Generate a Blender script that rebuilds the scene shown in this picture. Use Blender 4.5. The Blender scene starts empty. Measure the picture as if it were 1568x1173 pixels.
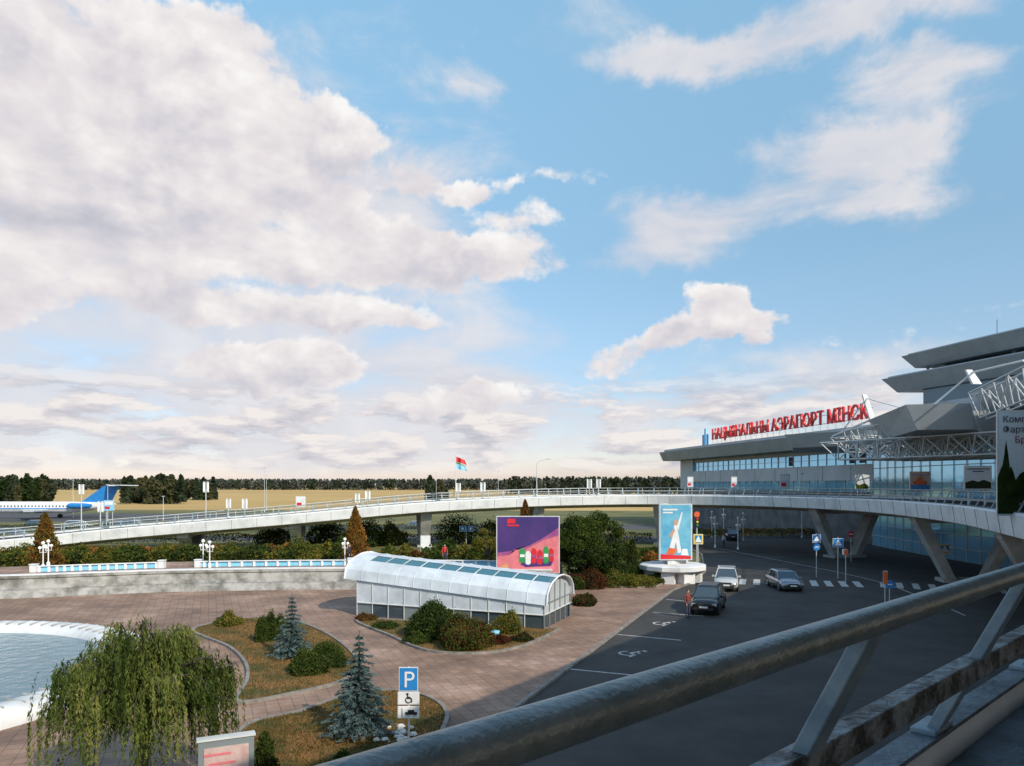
import bpy, math, random
import numpy as np
from mathutils import Vector, Matrix
random.seed(7); rng=np.random.default_rng(7)
sc=bpy.context.scene
H=8.4; F=1150.0; CX=784.0; YH=742.0
# survey helpers: photogrammetric recovery of real positions (metres)
def G(u,v,z=0.0):
    d=(H-z)*F/(v-YH); return Vector(((u-CX)/F*d,d,z))
def D(u,v,d): return Vector(((u-CX)/F*d,d,H+(YH-v)/F*d))
# ------------------------------------------------------------ materials
def new_mat(name):
    m=bpy.data.materials.new(name); m.use_nodes=True; nt=m.node_tree
    return m,nt,nt.nodes["Principled BSDF"]
def M(name,col,rough=.6,metal=0.,var=.12,scale=2.,bump=0.,bscale=None,col2=None,detail=4,fac=(.35,.65)):
    m,nt,b=new_mat(name); N=nt.nodes; L=nt.links
    tc=N.new('ShaderNodeTexCoord'); no=N.new('ShaderNodeTexNoise')
    no.inputs['Scale'].default_value=scale; no.inputs['Detail'].default_value=detail; no.inputs['Roughness'].default_value=.62
    L.new(tc.outputs['Object'],no.inputs['Vector'])
    cr=N.new('ShaderNodeValToRGB'); e=cr.color_ramp.elements
    e[0].position=fac[0]; e[1].position=fac[1]
    c2=col2 or [min(1,c*(1+var)) for c in col]; c1=col if col2 else [c*(1-var) for c in col]
    e[0].color=(*c1,1); e[1].color=(*c2,1)
    L.new(no.outputs['Fac'],cr.inputs['Fac']); L.new(cr.outputs['Color'],b.inputs['Base Color'])
    b.inputs['Roughness'].default_value=rough; b.inputs['Metallic'].default_value=metal
    if bump:
        n2=N.new('ShaderNodeTexNoise'); n2.inputs['Scale'].default_value=bscale or scale*8; n2.inputs['Detail'].default_value=3
        L.new(tc.outputs['Object'],n2.inputs['Vector'])
        bp=N.new('ShaderNodeBump'); bp.inputs['Strength'].default_value=bump; bp.inputs['Distance'].default_value=.05
        L.new(n2.outputs['Fac'],bp.inputs['Height']); L.new(bp.outputs['Normal'],b.inputs['Normal'])
    return m
def leafmat(name,c1,c2,scale=1.3,trans=.3,k=1.3):
    c1=[c*k for c in c1]; c2=[c*k for c in c2]
    m=bpy.data.materials.new(name); m.use_nodes=True; nt=m.node_tree; N=nt.nodes; L=nt.links
    N.remove(N["Principled BSDF"]); out=N["Material Output"]
    tc=N.new('ShaderNodeTexCoord'); no=N.new('ShaderNodeTexNoise'); no.inputs['Scale'].default_value=scale; no.inputs['Detail'].default_value=3; no.inputs['Roughness'].default_value=.7
    L.new(tc.outputs['Object'],no.inputs['Vector'])
    cr=N.new('ShaderNodeValToRGB'); e=cr.color_ramp.elements; e[0].position=.34; e[1].position=.66; e[0].color=(*c1,1); e[1].color=(*c2,1)
    L.new(no.outputs['Fac'],cr.inputs['Fac'])
    d=N.new('ShaderNodeBsdfDiffuse'); t=N.new('ShaderNodeBsdfTranslucent'); mx=N.new('ShaderNodeMixShader'); mx.inputs[0].default_value=trans
    L.new(cr.outputs['Color'],d.inputs['Color']); L.new(cr.outputs['Color'],t.inputs['Color'])
    L.new(d.outputs[0],mx.inputs[1]); L.new(t.outputs[0],mx.inputs[2]); L.new(mx.outputs[0],out.inputs['Surface'])
    return m
def paver_mat():
    m,nt,b=new_mat('pavers'); N=nt.nodes; L=nt.links
    tc=N.new('ShaderNodeTexCoord'); mp=N.new('ShaderNodeMapping'); mp.inputs['Rotation'].default_value=(0,0,math.radians(-22)); L.new(tc.outputs['Object'],mp.inputs['Vector'])
    br=N.new('ShaderNodeTexBrick'); br.inputs['Scale'].default_value=1.; br.inputs['Brick Width'].default_value=.5; br.inputs['Row Height'].default_value=.5; br.offset=0
    br.inputs['Mortar Size'].default_value=.014; br.inputs['Color1'].default_value=(.31,.19,.13,1); br.inputs['Color2'].default_value=(.24,.15,.105,1); br.inputs['Mortar'].default_value=(.12,.085,.065,1)
    L.new(mp.outputs[0],br.inputs['Vector'])
    no=N.new('ShaderNodeTexNoise'); no.inputs['Scale'].default_value=.22; no.inputs['Detail'].default_value=8; no.inputs['Roughness'].default_value=.72; L.new(tc.outputs['Object'],no.inputs['Vector'])
    cr=N.new('ShaderNodeValToRGB'); e=cr.color_ramp.elements; e[0].position=.34; e[0].color=(.55,.55,.57,1); e[1].position=.53; e[1].color=(1.,1.,1.,1); 
    x=e.new(.64); x.color=(1.4,1.5,1.65,1)
    L.new(no.outputs['Fac'],cr.inputs['Fac'])
    mx=N.new('ShaderNodeMix'); mx.data_type='RGBA'; mx.blend_type='MULTIPLY'; mx.inputs[0].default_value=1
    L.new(br.outputs['Color'],mx.inputs[6]); L.new(cr.outputs['Color'],mx.inputs[7]); L.new(mx.outputs[2],b.inputs['Base Color'])
    b.inputs['Roughness'].default_value=.75
    return m
def glass_mat(name,col=(.30,.68,.98),metal=.55,rough=.06,bump=.04):
    m,nt,b=new_mat(name); N=nt.nodes; L=nt.links
    b.inputs['Base Color'].default_value=(*col,1); b.inputs['Metallic'].default_value=metal; b.inputs['Roughness'].default_value=rough
    tc=N.new('ShaderNodeTexCoord'); no=N.new('ShaderNodeTexNoise'); no.inputs['Scale'].default_value=.5; L.new(tc.outputs['Object'],no.inputs['Vector'])
    bp=N.new('ShaderNodeBump'); bp.inputs['Strength'].default_value=bump; bp.inputs['Distance'].default_value=.2; L.new(no.outputs['Fac'],bp.inputs['Height']); L.new(bp.outputs['Normal'],b.inputs['Normal'])
    return m
white=M('white_paint',(.72,.73,.74),.5,var=.08,scale=1.2)
concW=M('white_concrete',(.50,.51,.52),.75,scale=.6,col2=(.70,.71,.72),detail=9,fac=(.3,.55))
conc=M('concrete',(.34,.335,.32),.85,var=.28,scale=.7,bump=.3,detail=9)
concD=M('dark_concrete',(.13,.13,.135),.9,var=.25,scale=.6)
asph=M('asphalt',(.026,.024,.023),.8,scale=.35,col2=(.056,.051,.047),bump=.15,bscale=20,detail=9)
asph2=M('asphalt_far',(.06,.062,.064),.85,scale=.1,var=.25)
pav=paver_mat()
linew=M('road_paint',(.58,.58,.56),.7,scale=5,detail=9,col2=(.22,.22,.22),fac=(.45,.72))
grass=M('lawn',(.055,.065,.014),.95,scale=.55,col2=(.24,.12,.035),bump=.6,bscale=14,detail=9,fac=(.38,.58))
field=M('field',(.38,.245,.075),.95,scale=.006,col2=(.52,.34,.12),detail=10)
lawnfar=M('lawn_far',(.05,.075,.02),.95,scale=.06,col2=(.18,.15,.045),detail=8)
metalG=M('grey_cladding',(.20,.235,.245),.45,metal=.1,var=.12,scale=.3)
metalL=M('light_cladding',(.42,.46,.49),.5,var=.1,scale=.3)
steelW=M('white_steel',(.55,.57,.57),.45,var=.1)
railM=M('rail_paint',(.17,.21,.21),.32,metal=.25,scale=9,col2=(.27,.31,.31),detail=10,bump=.14,bscale=60)
postM=M('post_paint',(.15,.22,.27),.45,metal=.1,scale=7,col2=(.26,.34,.39),detail=10)
rustM=M('weathered_rail',(.035,.03,.025),.5,metal=.1,scale=7,col2=(.24,.27,.28),detail=12,bump=.5,bscale=30,fac=(.42,.60))
copM=M('edge_coping',(.05,.065,.075),.6,scale=2.2,col2=(.16,.21,.24),detail=12,bump=.4,bscale=24,fac=(.36,.62))
dark=M('dark_void',(.02,.02,.022),.7)
black=M('black_rubber',(.02,.02,.02),.8)
gblue=glass_mat('sky_glass'); gdark=glass_mat('dark_glass',(.10,.14,.17),.5,.08); gteal=glass_mat('teal_glass',(.07,.20,.23),.4,.1)
blueP=M('blue_paint',(.02,.20,.52),.4); cyanP=M('light_blue_paint',(.22,.55,.78),.5); redP=M('red_paint',(.60,.02,.03),.4); yel=M('yellow_paint',(.75,.55,.03),.5)
orangeP=M('orange',(.7,.12,.03),.5); pinkP=M('pink',(.62,.17,.20),.5); purple=M('purple',(.035,.022,.13),.45,col2=(.075,.03,.17),scale=.4); greenP=M('green_paint',(.03,.28,.08),.4)
bark=M('bark',(.10,.075,.055),.9,scale=6,var=.3,bump=.5)
barkd=M('bark_dark',(.05,.04,.032),.9,scale=6,var=.3)
skin=M('skin',(.50,.30,.21),.6); hair=M('hair',(.03,.02,.015),.6)
chrome=M('chrome',(.5,.5,.5),.25,metal=.9)
lampw=M('lamp_globe',(.85,.85,.82),.3)
redl=M('tail_lamp',(.35,.01,.01),.25); headl=M('head_lamp',(.7,.72,.75),.15,metal=.4)
# ------------------------------------------------------------ builder
class B:
    def __init__(s): s.v=[];s.f=[];s.m=[];s.s=[];s.mats=[]
    def mi(s,m):
        if m not in s.mats: s.mats.append(m)
        return s.mats.index(m)
    def add(s,vs,fs,m,sm=False):
        o=len(s.v); s.v+= [tuple(v) for v in vs]; k=s.mi(m)
        for f in fs: s.f.append([i+o for i in f]); s.m.append(k); s.s.append(sm)
    def box(s,c,sz,m,rz=0.,T=None):
        x,y,z=[a/2 for a in sz]; R=Matrix.Rotation(rz,3,'Z') if T is None else T; c=Vector(c)
        vs=[c+R@Vector((i*x,j*y,k*z)) for k in(-1,1) for j in(-1,1) for i in(-1,1)]
        s.add(vs,[(0,2,3,1),(4,5,7,6),(0,1,5,4),(2,6,7,3),(0,4,6,2),(1,3,7,5)],m)
    def tube(s,a,b,r0,m,r1=None,n=8,caps=True):
        s.pipe([a,b],[r0,r0 if r1 is None else r1],m,n,caps)
    def pipe(s,pts,r,m,n=8,caps=True):
        pts=[Vector(p) for p in pts]; k=len(pts)
        if not hasattr(r,'__len__'): r=[r]*k
        vs=[];fs=[]; up=None
        for i,p in enumerate(pts):
            t=(pts[min(i+1,k-1)]-pts[max(i-1,0)]).normalized()
            if up is None or abs(up.dot(t))>.95: up=Vector((0,0,1)) if abs(t.z)<.9 else Vector((1,0,0))
            a=t.cross(up).normalized(); b=a.cross(t).normalized(); up=b
            for j in range(n):
                q=2*math.pi*j/n; vs.append(p+(a*math.cos(q)+b*math.sin(q))*r[i])
        for i in range(k-1):
            for j in range(n):
                j2=(j+1)%n; fs.append((i*n+j,i*n+j2,(i+1)*n+j2,(i+1)*n+j))
        s.add(vs,fs,m,True)
        if caps: s.add(vs[:n],[list(range(n))[::-1]],m); s.add(vs[-n:],[list(range(n))],m)
    def loft(s,rings,m,closed=True,caps=True,sm=False):
        n=len(rings[0]); vs=[p for r in rings for p in r]; fs=[]
        for i in range(len(rings)-1):
            for j in range(n if closed else n-1):
                j2=(j+1)%n; fs.append((i*n+j,i*n+j2,(i+1)*n+j2,(i+1)*n+j))
        s.add(vs,fs,m,sm)
        if caps and closed: s.add(rings[0],[list(range(n))[::-1]],m); s.add(rings[-1],[list(range(n))],m)
    def prism(s,poly,z0,z1,m,poly0=None,mtop=None):
        a=[Vector((p[0],p[1],z0)) for p in (poly0 or poly)]; b=[Vector((p[0],p[1],z1)) for p in poly]
        s.loft([a,b],m,caps=False); n=len(a)
        s.add(a,[list(range(n))[::-1]],m); s.add(b,[list(range(n))],mtop or m)
    def lathe(s,c,prof,m,n=20,sm=True):
        c=Vector(c); rings=[[c+Vector((r*math.cos(2*math.pi*j/n),r*math.sin(2*math.pi*j/n),z)) for j in range(n)] for r,z in prof]
        s.loft(rings,m,sm=sm)
    def quad(s,p,m): s.add(p,[list(range(len(p)))],m)
    def obj(s,name,parent=None,loc=None,rz=0,bevel=0):
        me=bpy.data.meshes.new(name); me.from_pydata(s.v,[],s.f)
        for m in s.mats: me.materials.append(m)
        me.polygons.foreach_set('material_index',s.m); me.polygons.foreach_set('use_smooth',s.s); me.update()
        o=bpy.data.objects.new(name,me); sc.collection.objects.link(o)
        if loc is not None: o.location=loc
        o.rotation_euler=(0,0,rz)
        if parent: o.parent=parent
        if bevel:
            b=o.modifiers.new('bevel','BEVEL'); b.width=bevel; b.segments=2; b.limit_method='ANGLE'
        return o
def empty(name,loc=(0,0,0)):
    o=bpy.data.objects.new(name,None); sc.collection.objects.link(o); o.location=loc; return o
def catmull(P,n=8,closed=False):
    P=[Vector(p) for p in P]; out=[]; k=len(P)
    rngi=range(k) if closed else range(k-1)
    for i in rngi:
        if closed: a,b,c,d=P[(i-1)%k],P[i],P[(i+1)%k],P[(i+2)%k]
        else: a,b,c,d=P[max(i-1,0)],P[i],P[i+1],P[min(i+2,k-1)]
        for j in range(n):
            t=j/n; out.append(.5*((2*b)+(c-a)*t+(2*a-5*b+4*c-d)*t*t+(3*b-a-3*c+d)*t**3))
    if not closed: out.append(P[-1])
    return out
def text(name,s,size,m,loc,rot,parent=None,ext=.02,width=None,align='LEFT',sy=None,off=0):
    c=bpy.data.curves.new(name,'FONT'); c.body=s; c.size=size; c.extrude=ext; c.align_x=align; c.offset=off
    c.materials.append(m); o=bpy.data.objects.new(name,c); sc.collection.objects.link(o)
    if width:
        bpy.context.view_layer.update(); w=o.dimensions.x; 
        if w>0: o.scale=(width/w,sy or 1,1)
    o.matrix_world=Matrix.Translation(loc)@rot.to_4x4()@Matrix.Diagonal((*o.scale,1))
    if parent: o.parent=parent
    return o
def face_rot(xdir):
    x=Vector(xdir).normalized(); y=Vector((0,0,1)); z=x.cross(y); return Matrix((x,y,z)).transposed()
# ------------------------------------------------------------ leaves
def leaves(name,P,length,width,axis=None,mats=None,midx=None,parent=None):
    P=np.asarray(P,float); n=len(P)
    if axis is None: axis=rng.normal(size=(n,3))
    axis=np.asarray(axis,float); axis/=np.linalg.norm(axis,axis=1,keepdims=True)+1e-9
    r=rng.normal(size=(n,3)); b=np.cross(axis,r); b/=np.linalg.norm(b,axis=1,keepdims=True)+1e-9
    s=(.7+.6*rng.random((n,1))); Lh=length*s/2; Wh=width*s/2
    v=np.empty((n,4,3)); v[:,0]=P-axis*Lh; v[:,1]=P+b*Wh; v[:,2]=P+axis*Lh; v[:,3]=P-b*Wh
    f=np.arange(4*n).reshape(n,4)
    me=bpy.data.meshes.new(name); me.from_pydata(v.reshape(-1,3).tolist(),[],f.tolist())
    for m in mats: me.materials.append(m)
    if midx is None: midx=rng.integers(0,len(mats),n)
    me.polygons.foreach_set('material_index',np.asarray(midx,dtype=np.int32)); me.update()
    o=bpy.data.objects.new(name,me); sc.collection.objects.link(o)
    if parent: o.parent=parent
    return o
def sphere_pts(n,shell=.0):
    d=rng.normal(size=(n,3)); d/=np.linalg.norm(d,axis=1,keepdims=True); r=(shell+(1-shell)*rng.random((n,1)))**(1/2.)
    return d*r
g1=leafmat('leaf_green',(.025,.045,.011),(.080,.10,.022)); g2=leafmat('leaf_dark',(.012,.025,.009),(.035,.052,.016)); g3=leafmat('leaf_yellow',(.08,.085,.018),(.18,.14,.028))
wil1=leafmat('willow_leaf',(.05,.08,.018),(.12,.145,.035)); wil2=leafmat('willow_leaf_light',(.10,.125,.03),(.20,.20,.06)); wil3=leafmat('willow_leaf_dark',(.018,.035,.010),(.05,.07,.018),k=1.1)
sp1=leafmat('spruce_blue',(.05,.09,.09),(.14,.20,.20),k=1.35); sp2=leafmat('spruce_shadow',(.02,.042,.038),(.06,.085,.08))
cop1=leafmat('copper_leaf',(.13,.05,.015),(.28,.12,.032)); cop2=leafmat('copper_dark',(.055,.03,.012),(.12,.07,.02))
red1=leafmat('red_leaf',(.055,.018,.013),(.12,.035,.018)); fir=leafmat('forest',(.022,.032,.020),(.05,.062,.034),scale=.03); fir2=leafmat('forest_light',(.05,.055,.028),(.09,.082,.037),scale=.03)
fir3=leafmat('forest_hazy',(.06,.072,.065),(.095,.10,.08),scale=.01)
def broadleaf(name,base,h,r,mats=(g1,g2),n=14000,leaf=.16,clumps=34,low=.15):
    base=Vector(base); b=B(); top=base+Vector((0,0,h*.72))
    b.pipe([base,base+Vector((.05*r,0,h*.35)),top],[h*.035,h*.025,h*.008],bark)
    P=[];mi=[]
    for i in range(clumps):
        d=sphere_pts(1,.35)[0]; zc=h*(low+(1-low)*(.5+.5*d[2]*.93)); taper=1-.35*max(0,d[2])
        c=np.array([base.x+d[0]*r*.85*taper,base.y+d[1]*r*.85*taper,base.z+zc]); cr=r*(.22+.2*random.random())
        b.pipe([base+Vector((0,0,h*(.2+.4*random.random()))),Vector(c)],[h*.012,h*.003],bark,5,False)
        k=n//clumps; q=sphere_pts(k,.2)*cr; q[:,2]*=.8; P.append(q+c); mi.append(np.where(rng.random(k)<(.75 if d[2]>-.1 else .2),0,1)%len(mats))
    o=b.obj(name); leaves('foliage',np.vstack(P),leaf,leaf*.65,None,mats,np.concatenate(mi),o); return o
def bush(name,base,h,r,mats=(g1,g2),n=5000,leaf=.09,squash=1.,rough=.12):
    base=Vector(base); b=B()
    for i in range(9):
        a=random.random()*6.28; b.pipe([base,base+Vector((math.cos(a)*r*.5,math.sin(a)*r*.5,h*.6))],[.03,.01],bark,5)
    d=sphere_pts(n,.72); d[:,2]=np.abs(d[:,2]*1.0)-.12
    w=1+rough*(np.sin(d[:,0]*5+base.x)+np.sin(d[:,1]*6+base.y)+np.sin(d[:,2]*7))
    w=w*(1+rng.normal(size=n)*.07)
    P=np.stack([base.x+d[:,0]*r*w,base.y+d[:,1]*r*w*squash,base.z+np.maximum(.02,(d[:,2]+.1)*h*.92*w)],1)
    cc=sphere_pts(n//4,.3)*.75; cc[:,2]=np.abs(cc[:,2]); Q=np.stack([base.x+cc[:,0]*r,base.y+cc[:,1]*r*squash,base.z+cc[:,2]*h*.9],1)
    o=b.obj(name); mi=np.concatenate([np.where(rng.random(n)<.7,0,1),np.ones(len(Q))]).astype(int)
    leaves('foliage',np.vstack([P,Q]),leaf*1.2,leaf*.8,None,mats,mi,o); return o
def cone(name,base,h,r,mats,n=7000,leaf=.12,bulge=.6):
    base=Vector(base); b=B(); b.pipe([base,base+Vector((0,0,h*.95))],[.07,.015],barkd)
    t=rng.random(n)**1.35; a=rng.random(n)*6.283; rr=r*(1-t)**bulge*np.minimum(1,.55+t*4)*(1+.2*np.sin(a*3+t*23)+.16*np.sin(a*5-t*37)+rng.normal(size=n)*.12)*(.55+.45*rng.random(n)**.5)
    P=np.stack([base.x+np.cos(a)*rr,base.y+np.sin(a)*rr,base.z+.05*h+t*h*.95],1)
    ax=np.stack([np.cos(a)*.5,np.sin(a)*.5,np.ones(n)],1)+rng.normal(size=(n,3))*.4
    for k in range(14):
        q=random.random()*6.28; z=h*(.1+.7*random.random()); b.pipe([base+Vector((0,0,z)),base+Vector((math.cos(q)*r*.6*(1-z/h),math.sin(q)*r*.6*(1-z/h),z+.3))],[.02,.006],barkd,4,False)
    o=b.obj(name); leaves('foliage',P,leaf,leaf*.6,ax,mats,None,o); return o
def spruce(name,base,h,r):
    base=Vector(base); b=B(); b.pipe([base,base+Vector((0,0,h))],[h*.025,.006],barkd)
    P=[];A=[];mi=[]
    lev=int(h/.22)
    for i in range(lev):
        t=(i+.5)/lev; z=.06*h+t*h*.9; R=r*(1-t)**.85+.04
        nb=max(5,int(12*(1-t)+4)); ph=random.random()*6
        for j in range(nb):
            a=ph+6.283*j/nb+random.uniform(-.25,.25); Lb=R*random.uniform(.6,1.25); d=np.array([math.cos(a),math.sin(a)])
            pts=[]; m=int(16+Lb*50)
            s=np.sort(rng.random(m)); zz=z+.12*Lb*s-.30*Lb*s**2+.22*Lb*np.maximum(0,s-.7)
            c=np.stack([base.x+d[0]*Lb*s,base.y+d[1]*Lb*s,base.z+zz],1)
            b.pipe([c[0],c[m//2],c[-1]],[.012,.008,.003],barkd,4,False)
            side=np.array([-d[1],d[0],0]); wv=(.26*Lb)*(1-.75*s)*1.0
            off=rng.uniform(-1,1,m)[:,None]*wv[:,None]*side[None]; off[:,2]-=np.abs(rng.normal(size=m))*.02
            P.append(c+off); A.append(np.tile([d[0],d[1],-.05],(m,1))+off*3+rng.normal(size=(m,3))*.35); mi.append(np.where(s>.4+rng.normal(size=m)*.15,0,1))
    P=np.vstack(P); A=np.vstack(A); mi=np.concatenate(mi)
    P=np.vstack([P,P+rng.normal(size=P.shape)*.02]); A=np.vstack([A,A+rng.normal(size=A.shape)*.4]); mi=np.concatenate([mi,mi])
    o=b.obj(name); leaves('needles',P,.13,.034,A,(sp1,sp2),mi,o); return o
def willow(name,base,h,r):
    base=Vector(base); b=B(); fork=base+Vector((.1,0,h*.38)); b.pipe([base,base+Vector((.06,.05,h*.2)),fork],[.16,.13,.11],bark,10)
    P=[];A=[];mi=[]
    for i in range(54):
        a=6.283*i/54*3.1+random.uniform(-.3,.3); R=r*math.sqrt(random.random())*.84; top=h*(1.0-.34*(R/r)**2)*random.uniform(.80,1.04)
        e=base+Vector((math.cos(a)*R,math.sin(a)*R,top*.97)); mid=fork.lerp(e,.5)+Vector((0,0,h*.12))
        cv=catmull([fork,mid,e,e+Vector((math.cos(a)*.3,math.sin(a)*.3,-.4))],5)
        b.pipe(cv,list(np.linspace(.032,.005,len(cv))),barkd,5,False)
        bm=random.random()
        for k in range(36):
            s=random.uniform(.45,1); p=cv[min(len(cv)-1,int(s*(len(cv)-1)))]+Vector((random.gauss(0,.15),random.gauss(0,.15),random.gauss(0,.09)))
            Ls=random.uniform(.4,min(2.3,max(.6,p.z-base.z-.25)))*(1 if random.random()<.75 else .5); out=random.uniform(.03,.26); aa=a+random.uniform(-.9,.9)
            m=int(Ls*28); s_=rng.random(m); sw=math.sin(random.random()*6)*.06
            x=p.x+math.cos(aa)*out*s_**.6+sw*s_**2; y=p.y+math.sin(aa)*out*s_**.6; z=p.z+.08*s_-Ls*s_
            P.append(np.stack([x,y,z],1)+rng.normal(size=(m,3))*.022); ax=np.tile([math.cos(aa)*.25,math.sin(aa)*.25,-1.],(m,1))+rng.normal(size=(m,3))*.42; A.append(ax)
            q=random.random()*.6+bm*.5; mi.append(np.full(m,2 if q<.34 else (0 if q<.7 else 1)))
    P=np.vstack(P);A=np.vstack(A);mi=np.concatenate(mi); k=P[:,2]>base.z+.05
    o=b.obj(name); leaves('foliage',P[k],.13,.03,A[k],(wil1,wil2,wil3),mi[k],o); return o
# ------------------------------------------------------------ ground
def sheet(name,poly,z,m,parent=None):
    b=B(); b.quad([Vector((p[0],p[1],z)) for p in poly],m); return b.obj(name,parent)
sheet('ground',[(-5000,-400),(5000,-400),(5000,6000),(-5000,6000)],0,field)
sheet('lawn',[(-300,-60),(140,-60),(140,170),(60,240),(-300,260)],.004,lawnfar)
sheet('apron_pavement',[(-420,150),(-60,172),(-60,215),(-420,232)],.008,asph2)
sheet('access_road',[(-260,108),(-20,112),(30,108),(60,118),(60,128),(30,121),(-20,124),(-260,122)],.008,asph2)
sheet('parking_road',[(-260,136),(40,140),(60,150),(60,160),(-260,150)],.008,asph2)
sheet('plaza_pavement',[(-90,-20),(-6,-20),(-6.3,12),G(770,1100)[:2],G(1030,905)[:2],(15.6,64.5),(10,68),(-12,66),(-90,66)],.010,pav)
roadpoly=[(-6.3,-20),(-6.3,12),G(770,1100)[:2],G(1030,905)[:2],(15.6,64.5),(18.5,72),(22.6,89.4),(24,112),(60,112),(60,-20)]
sheet('road',roadpoly,.016,asph)
b=B(); kp=[Vector((-6.3,12,0)),G(770,1100),G(1030,905),Vector((15.6,64.5,0)),Vector((18.5,72,0)),Vector((22.6,89.4,0)),Vector((24,112,0))]
def ribbon(b,pts,w,z0,z1,m,closed=False):
    n=len(pts); rings=[]
    for i,p in enumerate(pts):
        if closed: t=pts[(i+1)%n]-pts[i-1]
        else: t=pts[min(i+1,n-1)]-pts[max(i-1,0)]
        t=Vector((t.x,t.y,0)).normalized(); s=Vector((-t.y,t.x,0))*w/2
        rings.append([Vector((p.x+s.x,p.y+s.y,z0)),Vector((p.x+s.x,p.y+s.y,z1)),Vector((p.x-s.x,p.y-s.y,z1)),Vector((p.x-s.x,p.y-s.y,z0))])
    if closed: rings.append(rings[0])
    b.loft(rings,m,caps=not closed)
kerbM=M('kerb_concrete',(.22,.20,.18),.85,var=.3,scale=2.5,detail=8)
ribbon(b,kp,.18,0,.12,kerbM); b.obj('kerb')
b=B()
def stripe(p,q,w=.12,z=.021):
    p=Vector(p[:2]).to_3d(); q=Vector(q[:2]).to_3d(); t=(q-p).normalized(); s=Vector((-t.y,t.x,0))*w/2
    b.quad([Vector((v.x,v.y,z)) for v in (p-s,q-s,q+s,p+s)],linew)
stripe(G(945,972),G(1043,981)); stripe(G(872,1025),G(985,1036)); stripe(G(1000,938),G(1078,944)); stripe(G(770,1108),G(905,1130)); stripe(G(1020,918),G(1060,922))
def wheelchair(c,sc_=1.,rz=0.):
    c=Vector((c[0],c[1],0)); R=Matrix.Rotation(rz,3,'Z')
    def T(x,y): return c+R@Vector((x*sc_,y*sc_,0))
    for i in range(14):
        a=math.radians(150+i*17); a2=math.radians(150+(i+1)*17); stripe(T(.42*math.cos(a),.42*math.sin(a)),T(.42*math.cos(a2),.42*math.sin(a2)),.12)
    stripe(T(-.1,.75),T(0,.1),.16); stripe(T(0,.12),T(.42,.1),.13); stripe(T(.42,.12),T(.62,-.35),.13); stripe(T(-.05,.5),T(.3,.45),.1)
    for i in range(4): stripe(T(-.18,.9+i*.05),T(.06,.9+i*.05),.06)
for u,v in((1012,955),(962,1001),(878,1070)): wheelchair(G(u,v),1.05,math.radians(-65))
for i in range(9):
    x=19.3+i*1.15; stripe((x,63-.2*i),(x+1.2,66.6-.2*i),.55)
for i in range(8):
    x=30.3+i*1.1; stripe((x,61.2-.5*i),(x+1.6,64.6-.5*i),.5)
pts=catmull([(29,48,0),(30.5,56,0),(31.6,66,0),(30,80,0),(26.8,100,0)],8)
for a,c in zip(pts[:-1],pts[1:]): stripe(a,c,.12)
b.obj('road_markings')
# ------------------------------------------------------------ viaduct
sx=.05
path=[(-11.06+sx,-8.5,7.0),(-4.59+sx,-2.3,7.0),(2.37+sx,4.375,7.0),(8.45+sx,10.2,7.0),(14.3,16.2,7.0),(20.4,26,7.0),(24.6,36,7.0),(31.5,55,7.0),(34.6,76,7.0),(30,93,7.0),(19.6,101.5,7.0),(9,101,6.9),(0,99.5,6.65),(-12.1,97,6.05),(-27.3,94,4.75),(-38.7,92,3.85),(-49.6,90,2.95),(-59,87,2.0),(-72,82,1.2),(-90,74,.7)]
vp=catmull(path,12)
def normals(pts):
    out=[]
    for i in range(len(pts)):
        t=pts[min(i+1,len(pts)-1)]-pts[max(i-1,0)]; t=Vector((t.x,t.y,0)).normalized(); out.append(Vector((t.y,-t.x,0)))
    return out
vn=normals(vp)
via=empty('viaduct')
W=11.
def sweep(name,prof,m,pts=vp,nr=vn,parent=via,closed=True):
    b=B(); rings=[[Vector((p.x,p.y,max(p.z+dz,0.0+.001*dz)))+n*o for o,dz in prof] for p,n in zip(pts,nr)]
    b.loft(rings,m,closed=closed); return b.obj(name,parent)
sweep('fascia',[(0,0),(-.12,-.12),(.05,-1.25),(.35,-1.35),(.5,-1.1),(.5,-.16),(.16,-.16),(.14,0)],concW)
sweep('edge_coping',[(-.005,.006),(-.005,.03),(.145,.03),(.145,.006)],copM)
sweep('edge_channel',[(.17,-.15),(.17,-.135),(.61,-.135),(.61,-.15)],copM)
sweep('deck',[(.62,-.2),(W-.62,-.2),(W-.62,-.75),(.62,-.75)],asph)
sweep('girder',[(1.6,-.77),(W-1.6,-.77),(W-3,-1.75),(3.,-1.75)],conc)
sweep('outer_fascia',[(W,0),(W+.1,-.12),(W-.05,-1.2),(W-.6,-1.1),(W-.6,0)],concW)
sweep('walkway',[(.625,-.06),(1.5,-.06),(1.5,-.19),(.625,-.19)],M('walkway_concrete',(.07,.09,.10),.7,scale=1.5,var=.4,detail=9))
def resample(step,pts=vp):
    out=[];acc=0.;nxt=0.
    for i in range(len(pts)-1):
        L=(pts[i+1]-pts[i]).length
        while nxt<=acc+L:
            t=(nxt-acc)/L; out.append((pts[i].lerp(pts[i+1],t),vn[i].lerp(vn[i+1],t).normalized(),nxt)); nxt+=step
        acc+=L
    return out
b=B()
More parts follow.
